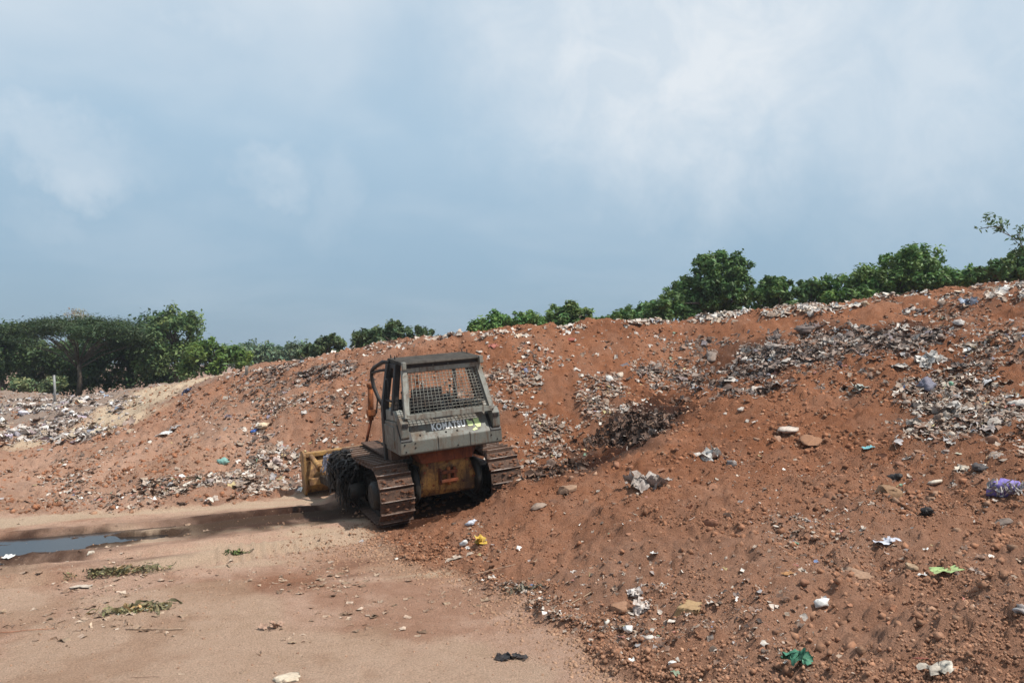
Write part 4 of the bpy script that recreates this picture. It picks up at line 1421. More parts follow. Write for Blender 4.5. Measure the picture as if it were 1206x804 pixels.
# sparse tree at the right edge with bare reaching branches
D = 27.0
s = D / FPX
bx = on_ray(1225, 330, D)[0]
bz = gz(bx, D)
O = np.array((bx, D, bz))
root = empty('sapling', tuple(O))
tag(root, 'sparse sapling with thin reaching branches against the sky at the right edge', 'tree')
P_ = lambda px, py, dd=0.0: on_ray(px, py, D + dd) - O
bm = tube_bm([(0, 0, -0.2), P_(1220, 335), P_(1214, 305)], [0.035, 0.028, 0.02], 7)
tips = []
for pts in ([(1214, 305), (1205, 292), (1190, 278), (1180, 268), (1172, 262)], [(1205, 292), (1200, 280), (1202, 270)], [(1180, 268), (1165, 267), (1153, 270)], [(1214, 305), (1222, 285), (1230, 270)], [(1190, 278), (1178, 272)]):
    tube_bm([tuple(P_(a, c_, 0.15 * i)) for i, (a, c_) in enumerate(pts)], [0.017 - 0.0025 * i for i in range(len(pts))], 6, bm)
fin_bm('trunk', bm, M['bark'], root)
cs, rs = [], []
for (a, c_, rp) in [(1172, 262, 9), (1178, 268, 7), (1165, 256, 6), (1153, 270, 4), (1184, 262, 5), (1200, 280, 8), (1203, 290, 9), (1202, 270, 5), (1230, 272, 10), (1215, 300, 8), (1198, 296, 6)]:
    cs.append(P_(a, c_, 0.3))
    rs.append(rp * s)
v, f, c = leaf_crown(cs, rs, 420, 0.085, (0.04, 0.075, 0.03), 41)
link('crown', np_mesh('crown', v, f, c), M['leaf'], root)


# ------------------------------------------------------------------ loose clods and rubbish as masses
e1 = np.stack([X[:, 2:] - X[:, :-2], Y[:, 2:] - Y[:, :-2], z0[:, 2:] - z0[:, :-2]], -1)[1:-1]
e2 = np.stack([X[2:] - X[:-2], Y[2:] - Y[:-2], z0[2:] - z0[:-2]], -1)[:, 1:-1]
nrm = np.cross(e1, e2)
nrm /= np.linalg.norm(nrm, axis=-1)[..., None]
NF = np.zeros(X.shape + (3,))
NF[..., 2] = 1
NF[1:-1, 1:-1] = nrm
vn = NF.reshape(-1, 3)[VI]
del e1, e2, nrm, NF


def tilt_to(n):
    """rotation taking +Z to each normal"""
    z = np.zeros(len(n))
    v = np.stack([-n[:, 1], n[:, 0], z], 1)
    c = n[:, 2]
    k = 1 / (1 + c)
    K = np.stack([z, -v[:, 2], v[:, 1], v[:, 2], z, -v[:, 0], -v[:, 1], v[:, 0], z], 1).reshape(-1, 3, 3)
    return np.eye(3)[None] + K + np.einsum('nij,njk->nik', K, K) * k[:, None, None]


SHEETS = [sheet_shape(100 + i, 5, 0.30 + 0.05 * i, 0.7 + 0.15 * i) for i in range(7)]
SMALLS = [sheet_shape(150 + i, 3, 0.5, 0.7 + 0.2 * i) for i in range(4)]
STRIPS = [strip_shape(200 + i, 7, 0.06 + 0.015 * i) for i in range(9)]
BAGS = [bag_shape(300 + i, ICO2) for i in range(5)]
CUBE = (np.array([(x, y, z) for z in (-.62, .62) for x, y in ((-.62, -.62), (.62, -.62), (.62, .62), (-.62, .62))], float),
        np.array([(0, 2, 1), (0, 3, 2), (4, 5, 6), (4, 6, 7), (0, 1, 5), (0, 5, 4), (1, 2, 6), (1, 6, 5), (2, 3, 7), (2, 7, 6), (3, 0, 4), (3, 4, 7)]))


def crumb(seed):
    """angular crumb of earth"""
    r = np.random.default_rng(seed)
    return CUBE[0] * (1 + 0.9 * (r.random((8, 3)) - 0.5)) * np.array((1, 0.75 + 0.4 * r.random(), 0.75)), CUBE[1]


ROCKS = [crumb(400 + i) for i in range(24)]


def shred_shape(seed):
    """torn, puckered length of film or cloth"""
    r = np.random.default_rng(seed)
    n, m_ = 7, 3
    x, y = np.meshgrid(np.linspace(-1, 1, n), np.linspace(-1, 1, m_) * (0.16 + 0.16 * r.random()))
    y = y * (0.5 + 1.0 * r.random((1, n))) + 0.35 * np.sin(x * (1.5 + r.random()) + r.random() * 6)
    x = x + 0.12 * (r.random((m_, n)) - 0.5)
    z = 0.16 + 0.16 * np.sin(x * (3 + 2 * r.random()) + r.random() * 6) + 0.20 * (r.random((m_, n)) - 0.5)
    z[1] += 0.14 * r.random(n)
    v = np.stack([x, y, z], -1).reshape(-1, 3)
    i = np.arange(n * m_).reshape(m_, n)
    q_ = np.stack([i[:-1, :-1], i[:-1, 1:], i[1:, 1:], i[1:, :-1]], -1).reshape(-1, 4)
    return v, np.concatenate([q_[:, [0, 1, 2]], q_[:, [0, 2, 3]]])


SHREDS = [shred_shape(250 + i) for i in range(10)]
KINDS = {'shred': SHREDS, 'sheet': SHEETS, 'small': SMALLS, 'strip': STRIPS, 'bag': BAGS}
PAL = {
    'mix': [((.47, .40, .33), 5), ((.32, .24, .18), 6), ((.62, .56, .49), 3.5), ((.78, .75, .70), 1.5), ((.10, .075, .06), 4), ((.04, .032, .03), 2.5), ((.22, .13, .09), 6), ((.36, .34, .34), 1.2), ((.12, .20, .38), .1), ((.42, .16, .13), .3), ((.15, .32, .22), .15), ((.55, .45, .22), .3)],
    'grey': [((.27, .23, .20), 5), ((.13, .10, .085), 7), ((.045, .036, .032), 8), ((.40, .35, .31), 4), ((.55, .50, .45), 1.6), ((.74, .71, .67), .35), ((.17, .15, .17), 2), ((.22, .13, .09), 5), ((.25, .31, .36), .2)],
    'white': [((.66, .60, .53), 5), ((.80, .77, .72), 3), ((.50, .42, .35), 4), ((.34, .26, .20), 3), ((.56, .44, .33), 2), ((.32, .33, .36), .3)],
    'dark': [((.035, .022, .017), 6), ((.07, .038, .026), 5), ((.11, .06, .04), 3), ((.19, .15, .13), 1.0), ((.42, .37, .33), .5)],
    'left': [((.46, .41, .37), 5), ((.58, .54, .50), 4), ((.32, .27, .24), 4), ((.78, .76, .74), 1.6), ((.15, .13, .12), 3), ((.34, .28, .33), 1), ((.25, .30, .38), .5), ((.52, .44, .33), 3)],
    'twig': [((.30, .21, .14), 4), ((.42, .31, .22), 4), ((.20, .13, .08), 3), ((.55, .43, .33), 2)],
}


def mass(name, label, zones, pal, n, kinds, smin, smax, seed, power=2.0, sink=0.0, tilt=0.55, onroad=False, cat=None, dusty=0.55):
    """zones: (px, py, rx, ry, weight, slant) of ground where the pieces lie, as read from the photograph"""
    r = np.random.default_rng(seed)
    w = np.zeros(len(vx))
    for (px, py, rx, ry, wt, sl) in zones:
        d = ((vpx - px) / rx) ** 2 + ((vpy - py - sl * (vpx - px)) / ry) ** 2
        w += wt * np.exp(-1.6 * d ** 1.5)
    w *= seen * np.where(vroad > 0.5, 1.0 if onroad else 0.02, 0.0 if onroad == 2 else 1.0)
    # patchy: rubbish comes in drifts
    w *= np.clip(0.55 + 1.9 * fbm(vx, vy, 0.9, 4, seed), 0, 2) ** 1.4
    idx_ = r.choice(len(vx), n, p=w / w.sum())
    size = 0.44 * (smin + (smax - smin) * r.random(n) ** power)
    names = list(kinds)
    kp = np.array([kinds[k] for k in names], float)
    kk = r.choice(len(names), n, p=kp / kp.sum())
    shapes, pick, base = [], np.zeros(n, int), 0
    for i, k in enumerate(names):
        m_ = kk == i
        pick[m_] = base + r.integers(0, len(KINDS[k]), m_.sum())
        shapes += KINDS[k]
        base += len(KINDS[k])
    if 'strip' in names:
        size = np.where(kk == names.index('strip'), size * 1.7, size)
    cols = np.array([c for c, _ in PAL[pal]])
    cw = np.array([q_ for _, q_ in PAL[pal]])
    col = cols[r.choice(len(cols), n, p=cw / cw.sum())] * (0.75 + 0.5 * r.random((n, 1)))
    dd = (dusty * r.random((n, 1)))
    col = col * (1 - dd) + dd * np.array((0.26, 0.15, 0.10))
    pos = np.stack([vx[idx_] + r.normal(size=n) * 0.03, vy[idx_] + r.normal(size=n) * 0.03, vz[idx_] - sink * size], 1)
    rot = tilt_to(vn[idx_]) @ rotmats(n, r, tilt)
    v, f, c = join_pieces(shapes, pick, pos, size, rot, col)
    o = link(name, np_mesh(name, v, f, c), M['trash'])
    return tag(o, label, cat, None, 'stuff')


# clods of earth
def clods(name, label, w, n, smin, smax, power, seed):
    r = np.random.default_rng(seed)
    w = w * np.clip(0.5 + 1.6 * fbm(vx, vy, 0.8, 4, seed), 0.05, 2)
    idx_ = r.choice(len(vx), n, p=w / w.sum())
    size = smin + (smax - smin) * r.random(n) ** power
    col = np.array((0.29, 0.128, 0.068)) * (0.55 + 0.75 * r.random((n, 1))) * np.where(r.random((n, 1)) < 0.10, np.array((1.25, 1.7, 2.1)), 1.0)
    near_ = np.clip((13 - vy[idx_]) / 6, 0, 1)[:, None] * 0.6
    col = col * (1 - near_) + near_ * np.array((0.36, 0.205, 0.132)) * (0.6 + 0.7 * r.random((n, 1)))
    onr = 0.65 * vroad[idx_][:, None]
    col = col * (1 - onr) + onr * np.array((0.42, 0.27, 0.18)) * (0.6 + 0.5 * r.random((n, 1)))
    pos = np.stack([vx[idx_] + r.normal(size=n) * 0.02, vy[idx_] + r.normal(size=n) * 0.02, vz[idx_] - size * 0.12], 1)
    v, f, c = join_pieces(ROCKS, r.integers(0, len(ROCKS), n), pos, size, rotmats(n, r, 0.8), col)
    return tag(link(name, np_mesh(name, v, f, c), M['clod']), label, None, None, 'stuff')


soilw = seen * (1 - vroad)
lip = np.exp(-((rd.ravel()[VI] + 0.05) / 0.35) ** 2) * seen * (vx > -4) * (vy < 13.5)
clods('earth_clods', 'small clods and gravel of red earth over the near mound', soilw * (vy < 14) * (vpx > 430), 37000, 0.004, 0.024, 3.6, 61)
clods('earth_clods', 'clods of red earth over the embankment behind', soilw * (vy >= 14) + 0.0, 16000, 0.012, 0.07, 3.5, 62)
clods('spilled_clods', 'churned clods spilled along the edge of the dirt road', lip * (vpx > 250) + 0.8 * seen * np.exp(-(((vpx - 480) / 110) ** 2 + ((vpy - 645) / 22) ** 2)), 13000, 0.004, 0.030, 3.2, 63)
clods('earth_lumps', 'larger broken lumps of earth over the upper right of the near mound', soilw * (np.exp(-(((vpx - 1030) / 190) ** 2 + ((vpy - 590) / 75) ** 2)) + 0.15 * (vpx > 700)) * (vy < 15), 1500, 0.015, 0.065, 2.6, 65)
clods('road_grit', 'scattered small crumbs of earth on the dirt road', vroad * seen * (0.25 + np.exp(-((vpx - 420) / 160) ** 2 - ((vpy - 690) / 50) ** 2)), 1800, 0.004, 0.018, 2.5, 64)

mass('rubbish_drift', 'dark grey drift of tangled rubbish below the right crest', [(862, 432, 60, 26, 1, -0.2), (905, 425, 34, 26, .7, -.2), (962, 410, 48, 24, 1, -0.3), (1062, 392, 52, 22, 1.5, -0.12), (890, 458, 70, 9, .5, -.2), (1000, 380, 60, 10, .35, -.1), (790, 432, 50, 14, .2, -.2), (840, 405, 60, 8, .25, -.1)], 'grey', 8500, {'sheet': 1, 'strip': 4, 'shred': 8, 'small': 1.5, 'bag': .3}, 0.04, 0.30, 71, 2.2)
mass('rubbish_drift', 'pale torn plastic and rags drift in the upper right slope', [(1120, 448, 80, 28, 1, -0.3), (1110, 500, 70, 18, 1.1, -0.2), (1175, 480, 40, 26, .8, -.3), (1040, 452, 50, 20, .5, -.2), (1160, 400, 70, 18, .6, -.2), (1100, 470, 50, 20, .6, 0)], 'mix', 5000, {'sheet': 1.2, 'strip': 4, 'shred': 8, 'small': 1.5, 'bag': .4}, 0.035, 0.22, 72, 2.2)
mass('crest_rubbish', 'row of pale rubbish along the crest of the embankment', [(980, 357, 120, 9, 1.3, -.12), (1150, 344, 90, 12, 2.0, -.05), (860, 372, 80, 7, .9, -.05), (740, 380, 90, 5, .6, -.08), (600, 393, 90, 6, .4, -.06), (420, 412, 110, 7, .5, -.12), (300, 434, 60, 8, .5, -.15)], 'white', 3000, {'sheet': 1.5, 'shred': 4, 'small': 3, 'bag': .8, 'strip': 1}, 0.04, 0.26, 73, 2.0)
mass('bank_scraps', 'pale scraps scattered down the face of the embankment', [(660, 450, 110, 50, 1, -.1), (720, 425, 90, 25, .8, -.2), (620, 490, 70, 60, .9, 0), (680, 480, 80, 25, .7, 0), (760, 450, 60, 20, .8, -.2), (400, 500, 110, 60, .45, 0), (330, 460, 90, 30, .3, -.1), (250, 480, 80, 30, .15, -.2)], 'mix', 12000, {'sheet': 1.2, 'small': 5, 'shred': 4, 'strip': 2, 'bag': .6}, 0.025, 0.15, 74, 2.8, dusty=0.75)
mass('rubbish_drift', 'grey rubbish drift high on the bank left of the canopy', [(340, 442, 50, 14, 1, -.12), (395, 438, 40, 12, .7, -.1), (290, 465, 50, 12, .35, -.2), (240, 468, 30, 8, .3, -.3)], 'grey', 1700, {'sheet': 4, 'strip': 2, 'small': 4}, 0.03, 0.2, 75, 2.2)
mass('rubbish_heap', 'pale rubbish heap at the foot of the bank above the road', [(225, 574, 70, 14, 1.4, -.02), (280, 570, 40, 14, 1.1, -.1), (330, 545, 45, 24, .5, -.1), (310, 515, 40, 16, .3, 0), (340, 572, 40, 10, .6, -.1), (185, 575, 36, 12, .9, 0)], 'mix', 5000, {'sheet': 1.5, 'shred': 4, 'small': 5, 'strip': 1, 'bag': .8}, 0.03, 0.18, 76, 2.4, dusty=0.65)
mass('rubbish_field', 'broad grey field of flattened rubbish at the far left', [(20, 490, 90, 20, 1.2, 0), (80, 480, 80, 16, 1, -.1), (50, 510, 90, 14, .8, 0), (120, 474, 40, 8, .6, -.15)], 'left', 5500, {'sheet': 2, 'shred': 4, 'small': 3, 'strip': 1, 'bag': .8}, 0.05, 0.34, 77, 2.0)
mass('black_heap', 'wet black heap of rotten rubbish in the hollow beside the bulldozer', [(755, 500, 38, 20, 1.4, -.3), (720, 516, 34, 12, .8, -.25), (785, 486, 24, 12, .6, -.3), (660, 552, 45, 7, .22, -.2)], 'dark', 2600, {'sheet': 1, 'shred': 5, 'strip': 3, 'small': 1}, 0.03, 0.24, 78, 1.8, tilt=1.2)
mass('mound_scraps', 'small scraps, rags and grit scattered over the near mound', [(840, 545, 60, 22, 1, -.3), (770, 568, 60, 14, .8, -.2), (880, 590, 70, 40, .5, 0), (1000, 600, 120, 50, .5, 0), (1150, 560, 80, 60, .6, 0), (900, 700, 260, 90, .35, 0), (760, 640, 200, 60, .3, 0), (1000, 680, 120, 20, .4, 0)], 'mix', 4800, {'small': 5, 'strip': 3, 'shred': 3, 'sheet': 1}, 0.010, 0.075, 79, 2.6)
mass('slope_scraps', 'small shreds and dusty scraps strewn over the whole upper right slope', [(1120, 420, 110, 70, 1, -.1), (1000, 420, 110, 40, .8, -.2), (1150, 360, 90, 16, .9, -.08), (880, 420, 110, 36, .7, -.2), (1180, 500, 60, 40, .8, 0), (760, 430, 90, 36, .5, -.1)], 'mix', 5500, {'shred': 5, 'small': 5, 'strip': 2, 'sheet': .8, 'bag': .4}, 0.02, 0.15, 84, 2.6, dusty=0.65)
mass('toe_scraps', 'pale litter along the toe of the mound beside the road', [(560, 640, 60, 24, 1, -.35), (520, 660, 70, 16, .8, 0), (620, 700, 60, 14, .9, .3), (740, 745, 40, 18, .7, .3), (650, 720, 50, 14, .8, .4), (590, 612, 30, 14, .7, -.4), (470, 650, 60, 20, .6, 0)], 'mix', 1500, {'small': 5, 'strip': 3, 'sheet': 2}, 0.010, 0.075, 80, 2.6)
mass('left_scraps', 'litter trodden into the lumpy soil at the left', [(40, 560, 90, 30, 1, 0), (120, 590, 80, 12, .8, 0), (100, 540, 80, 20, .6, -.2), (200, 530, 70, 26, .5, -.2)], 'mix', 2200, {'small': 6, 'strip': 2, 'sheet': 2}, 0.02, 0.12, 81, 2.6)
mass('road_litter', 'twigs, straw and flattened scraps on the dirt road', [(250, 700, 330, 80, 1, 0), (420, 690, 160, 40, 1.2, 0), (150, 680, 120, 30, .8, 0)], 'twig', 1300, {'strip': 5, 'small': 3}, 0.012, 0.10, 82, 2.4, tilt=0.15, onroad=True)


# ------------------------------------------------------------------ single things lying about
def single(name, label, cat, px, py, wpx, shape, col, mat='trash', group=None, hscale=1.0, heading=None, lift=0.0, smooth_=False, seed=0, dirt=0.25):
    """one thing on the ground under a place in the photograph; wpx is its width there"""
    p = spot(px, py)
    sz = wpx * p[1] / FPX / 2
    r = np.random.default_rng(int(px * 7 + py * 13 + seed))
    v, f = shape
    v = v.copy()
    v[:, 2] *= hscale
    w = np.abs(v[:, :2]).max()
    v = v / w * sz
    if mat == 'trash' and np.ptp(v[:, 2]) < 1.1 * sz:
        v[:, 2] -= np.percentile(v[:, 2], 12) - 0.01
    j = int(np.argmin((vx - p[0]) ** 2 + (vy - p[1]) ** 2))
    h = r.random() * 6.28 if heading is None else heading
    Rm = tilt_to(vn[j:j + 1])[0] @ np.array(((math.cos(h), -math.sin(h), 0), (math.sin(h), math.cos(h), 0), (0, 0, 1)))
    v = v @ Rm.T
    c = np.array(col)
    if c.ndim == 1:
        c = np.repeat(c[None], len(v), 0)
    g = fbm(v[:, 0] / sz * 1.5 + px, v[:, 1] / sz * 1.5 + py, 1.0, 3, 5)[:, None]
    k_ = np.clip(dirt + 0.9 * dirt * g * 2, 0, 1)
    c = c * (1 - k_) + k_ * np.array((0.20, 0.11, 0.07))
    sink = (0.16 if group else 0.02) * sz if mat == 'clod' else 0.0
    o = link(name, np_mesh(name, v, f, c, smooth_), M[mat], None, (p[0], p[1], p[2] + lift - sink))
    return tag(o, label, cat, group)


def fold_sheet(seed, n=9, curl=0.25, aspect=1.0):
    return sheet_shape(seed, n, curl, aspect)


def stick_shape(seed, thick=0.03, bend=0.12):
    bm = bmesh.new()
    r = random.Random(seed)
    pts = [(-1 + 2 * i / 6, bend * (r.random() - 0.5) * 2, thick + 0.02 + bend * 0.4 * r.random()) for i in range(7)]
    tube_bm(pts, [thick * (0.8 + 0.4 * r.random()) for _ in pts], 6, bm)
    bmesh.ops.triangulate(bm, faces=bm.faces[:])
    v = np.array([q_.co[:] for q_ in bm.verts])
    bm.verts.index_update()
    f = np.array([[q_.index for q_ in p_.verts] for p_ in bm.faces])
    bm.free()
    return v, f


def block_shape(seed):
    """broken rectangular lump"""
    r = np.random.default_rng(seed)
    v, f = ICO3[0].copy(), ICO3[1]
    for ax, lim in ((0, .62), (1, .55), (2, .5)):
        v[:, ax] = np.clip(v[:, ax], -lim, lim)
    v[:, 2] = np.where(v[:, 0] > 0, v[:, 2] * 0.8, v[:, 2])
    v[:, 0] += v[:, 2] * 0.35
    v[:, 1] += v[:, 2] * 0.2
    v += 0.035 * r.normal(size=v.shape)
    v[:, 2] += 0.12
    return v, f


def bigrock(seed, flat=0.65):
    v, f = rock_shape(seed, ICO3, 0.05, flat, 15)
    r = np.random.default_rng(seed)
    v = v + 0.022 * r.normal(size=v.shape)
    v[:, 2] += 0.10
    return v, f


def chunk(seed, flat):
    """broken angular lump: a jittered block with its corners knocked off"""
    r = np.random.default_rng(seed)
    v, f = ICO2[0].copy(), ICO2[1]
    for _ in range(7):
        nm = r.normal(size=3)
        nm /= np.linalg.norm(nm)
        o = 0.22 + 0.30 * r.random()
        d = v @ nm
        v -= np.where(d > o, d - o, 0)[:, None] * nm
    v = v * np.array((1.0 + 0.5 * r.random(), 1.0, flat * 1.3)) + 0.015 * r.normal(size=v.shape)
    v[:, 2] += 0.12
    return v, f


def big_bag(seed, flat=0.6):
    return bag_shape(seed, ICO3, 0.5, flat)


def pile_shape(seed, n, kind, spread=0.8, size=0.35, h=0.35):
    r = np.random.default_rng(seed)
    sh = KINDS[kind]
    pos = np.stack([(r.random(n) - 0.5) * 2 * spread, (r.random(n) - 0.5) * spread, r.random(n) * h * 0.6], 1)
    pos[:, 2] *= np.clip(1.1 - np.abs(pos[:, 0]) / spread, 0, 1)
    v, f, _ = join_pieces(sh, r.integers(0, len(sh), n), pos, size * (0.5 + r.random(n)), rotmats(n, r, 1.0), np.zeros((n, 3)))
    return v, f


WH, CREAM, GREYW, BLK = (.78, .77, .74), (.62, .55, .45), (.52, .50, .47), (.018, .017, .018)
BROWN, TAN, SOILC = (.27, .155, .09), (.40, .29, .19), (.26, .115, .065)

# purple bag with a frayed grey skirt
pb = spot(1183, 580)
sz = 21 * pb[1] / FPX
root = empty('torn_bag', tuple(pb))
tag(root, 'purple torn plastic bag with frayed grey skirt on the right of the mound', 'bag')
v, f = bag_shape(903, ICO3, 0.24, 0.85)
v = v / np.abs(v[:, :2]).max() * sz
v[:, 2] = np.maximum(v[:, 2], -0.05) * 1.1
link('bag_skin', np_mesh('bag_skin', v, f, np.repeat(np.array([(.22, .17, .46)]), len(v), 0) * (0.8 + 0.5 * np.random.default_rng(3).random((len(v), 1))), True), M['trash'], root)
r = np.random.default_rng(902)
ang = math.pi + math.pi * r.random(60) * 1.0
pos = np.stack([np.cos(ang) * sz * 0.85, np.sin(ang) * sz * 0.85, 0.12 - 0.1 * r.random(60)], 1)
pick = r.integers(0, len(STRIPS), 60)
v, f, c = join_pieces(STRIPS, pick, pos, 0.07 + 0.07 * r.random(60), rotmats(60, r, 1.3), np.array((.42, .38, .36)) * (0.5 + 0.8 * r.random((60, 1))))
link('frayed_skirt', np_mesh('frayed_skirt', v, f, c), M['trash'], root)

single('bag', 'black crumpled plastic bag behind the angular brown rock', 'bag', 1056, 565, 22, big_bag(911), BLK, dirt=.05)
single('bag', 'black knotted plastic bag below the angular brown rock, nearer the right', 'bag', 1091, 605, 24, big_bag(912, .7), BLK, dirt=.05)
single('bag', 'black and white bag with a bent stalk left above the purple bag', 'bag', 1152, 553, 24, big_bag(913), (.06, .06, .065), dirt=.15)
single('scrap', 'pale crumpled wrapper lying against the black bag with a stalk', 'litter', 1134, 553, 18, fold_sheet(914, 7, .35), CREAM)
single('stalk', 'thin pale bent stalk rising from the black and white bag', 'stick', 1170, 536, 34, stick_shape(915, .02, .25), TAN, heading=0.5, dirt=.1)
single('crumpled_tube', 'pale crumpled cardboard roll between two black bags on the mound', 'litter', 1101, 569, 22, bag_shape(916, ICO2, .25, .5), CREAM, heading=0.4)
single('rock', 'angular brown rock on the right slope of the mound', 'rock', 1047, 585, 38, bigrock(917, .75), (.27, .165, .095), 'clod', dirt=.2)
single('rock', 'flat reddish rock beside the pale curved scrap', 'rock', 957, 522, 36, bigrock(918, .5), (.30, .155, .09), 'clod', dirt=.2)
single('rag', 'pale curved bundle of cloth left of the flat reddish rock', 'rag', 929, 511, 32, bag_shape(919, ICO3, .25, .5), (.60, .50, .42), heading=.3)
single('packet', 'small turquoise packet on the right slope of the mound', 'packet', 1023, 527, 15, fold_sheet(920, 6, .25, 1.6), (.16, .42, .46), heading=0.1, dirt=.1)
single('wrapper', 'blue and white striped wrapper lying on the right of the mound', 'wrapper', 1043, 640, 33, fold_sheet(921, 8, .2, 1.9), (.58, .60, .68), heading=.5, dirt=.15)
single('packet', 'flat green and white packet on the lower right of the mound', 'packet', 1112, 672, 36, fold_sheet(922, 7, .1, 1.7), (.36, .50, .20), heading=-.1, dirt=.2)
single('scrap', 'small white scrap just left of the flat green packet', 'litter', 1086, 678, 13, fold_sheet(923, 5, .25), WH, dirt=.1)
single('stone', 'rounded tan stone just above left of the flat green packet', 'rock', 1076, 668, 17, bigrock(924), TAN, 'clod')
single('rag', 'twisted pale rag right of the flat green packet', 'rag', 1150, 675, 26, pile_shape(925, 9, 'strip', .7, .5, .3), (.55, .45, .38))
single('slab', 'flat pale stone slab on the lower middle right of the mound', 'rock', 1013, 677, 38, bigrock(926, .3), (.34, .22, .15), 'clod')
single('paper', 'crumpled white paper ball on the lower mound', 'paper', 967, 714, 23, bag_shape(927, ICO2, .5, .65), WH, dirt=.12)
single('plastic_sheet', 'crumpled green plastic sheet at the bottom right foreground', 'plastic', 940, 777, 42, pile_shape(928, 8, 'sheet', .75, .38, .3), (.05, .24, .15), dirt=.1)
single('twig', 'dark twig leaning over the crumpled green plastic sheet', 'stick', 948, 760, 26, stick_shape(929, .04, .1), BROWN, heading=.6)
single('packet', 'pale packet with red edge in the bottom right foreground', 'packet', 1102, 789, 38, fold_sheet(930, 7, .3, 1.5), (.55, .50, .42), heading=.2)
single('straw', 'red and white straw lying on the pale packet in the foreground', 'litter', 1098, 778, 40, stick_shape(931, .03, .06), (.50, .16, .12), heading=-.3, dirt=.1)
single('scrap', 'orange scrap of peel on the middle of the lower mound', 'litter', 928, 677, 15, fold_sheet(932, 5, .3, 1.6), (.45, .22, .08), heading=.3)
single('bag', 'grey stuffed bag cut by the right edge of the picture', 'bag', 1205, 720, 22, big_bag(933, .9), (.40, .39, .39))
single('rock', 'grey rough rock below the purple torn bag', 'rock', 1183, 615, 22, bigrock(934), (.25, .20, .17), 'clod')
single('plastic_sheet', 'clear crumpled plastic sheet catching light high on the right slope', 'plastic', 1162, 449, 24, fold_sheet(935, 8, .4), (.68, .66, .66), dirt=.12)
single('block', 'broken block with yellowish top on the lower middle of the mound', 'rock', 811, 719, 36, block_shape(936), (.40, .27, .14), 'clod', heading=-.5, hscale=.62)
single('rock', 'rounded brown rock left of the broken yellowish block', 'rock', 727, 718, 28, bigrock(937, .55), (.33, .18, .11), 'clod')
single('fibre_heap', 'fluffy white fibre heap above the rounded brown rock', 'litter', 750, 702, 30, pile_shape(938, 26, 'sheet', .7, .3, .6), (.72, .66, .62))
single('fibre_heap', 'spread white fibre heap right of the rounded brown rock', 'litter', 758, 718, 34, pile_shape(939, 22, 'sheet', .75, .28, .4), (.66, .58, .53))
single('foam_chunk', 'round white foam chunk at the toe of the mound', 'foam', 739, 744, 15, bigrock(940), WH, dirt=.1)
single('foam_chunk', 'white split foam chunk right of the round foam chunk', 'foam', 762, 753, 17, bag_shape(941, ICO2, .5, .7), (.72, .68, .62), dirt=.15)
single('foam_chunk', 'small white foam piece left of the round foam chunk', 'foam', 716, 736, 12, bag_shape(942, ICO2, .4, .7), (.66, .62, .55), dirt=.15)
single('box', 'tiny white folded carton in the bottom foreground of the mound', 'box', 793, 782, 11, block_shape(943), WH, dirt=.08)
single('scrap', 'small bright white scrap alone in the middle of the mound', 'litter', 769, 653, 10, fold_sheet(944, 5, .5), WH, dirt=.05)
single('sheet', 'torn white plastic sheet on the ridge of the mound', 'plastic', 836, 540, 44, pile_shape(945, 12, 'sheet', .8, .35, .4), (.66, .62, .57), heading=.7)
single('bag', 'black and white bag right below the torn white sheet', 'bag', 862, 548, 22, big_bag(946), (.20, .19, .19))
single('rag', 'grey tattered rag strip lying along the ridge left of the torn sheet', 'rag', 765, 571, 56, pile_shape(947, 18, 'sheet', .9, .24, .25), (.44, .40, .37), heading=.25)
single('scrap', 'bright white scrap near the yellow crumpled bag, right', 'litter', 609, 645, 9, fold_sheet(948, 5, .5), WH, dirt=.05)
single('bag', 'yellow crumpled plastic bag on the toe of the mound', 'bag', 566, 638, 22, pile_shape(949, 6, 'sheet', .5, .5, .4), (.55, .36, .06), dirt=.1)
single('bag', 'white crumpled bag just left of the yellow bag', 'bag', 548, 642, 13, bag_shape(950, ICO2), WH, dirt=.15)
single('bag', 'white and blue plastic bag behind the bulldozer on the mound ridge', 'bag', 556, 618, 19, big_bag(951), (.56, .60, .68), dirt=.12)
single('rag', 'long beige rag strip below the white crumpled bag', 'rag', 538, 656, 40, fold_sheet(952, 7, .2, 3.0), (.50, .42, .34), heading=.6)
single('pole', 'thin pale bent stick at the toe of the mound beside the road', 'stick', 676, 711, 64, stick_shape(953, .018, .05), TAN, heading=.75)
single('pole', 'rusty brown stick lying on the mound above the road edge', 'stick', 578, 672, 62, stick_shape(954, .02, .05), (.34, .22, .15), heading=.55)
single('pole', 'straight pale stick across the wet black heap', 'stick', 776, 496, 38, stick_shape(955, .03, .03), (.36, .24, .17), heading=.7)
single('stone', 'flat grey stone on the mound ridge right of the bulldozer track', 'rock', 634, 596, 22, bigrock(956, .4), (.33, .25, .20), 'clod')
single('stone', 'dark round stone right of the flat grey stone on the ridge', 'rock', 652, 591, 14, bigrock(957, .6), (.14, .07, .045), 'clod')
single('slab', 'flat tan slab on top of the mound ridge', 'rock', 669, 575, 26, bigrock(958, .4), (.33, .21, .14), 'clod')
single('rock', 'red rounded rock on the middle right of the mound beside a pale stick', 'rock', 840, 616, 26, bigrock(959, .7), (.28, .125, .075), 'clod')
single('rock', 'pale brown rock behind the red rounded rock', 'rock', 858, 606, 20, bigrock(960, .8), (.32, .20, .14), 'clod')
single('pole', 'short pale stick left of the red rounded rock', 'stick', 817, 610, 22, stick_shape(961, .04, .05), (.55, .46, .40), heading=.9)
single('rag', 'black oily rag lying on the dirt road', 'rag', 603, 776, 42, pile_shape(962, 12, 'sheet', .95, .22, .1), (.025, .025, .028), dirt=.08, hscale=.55, heading=.15)
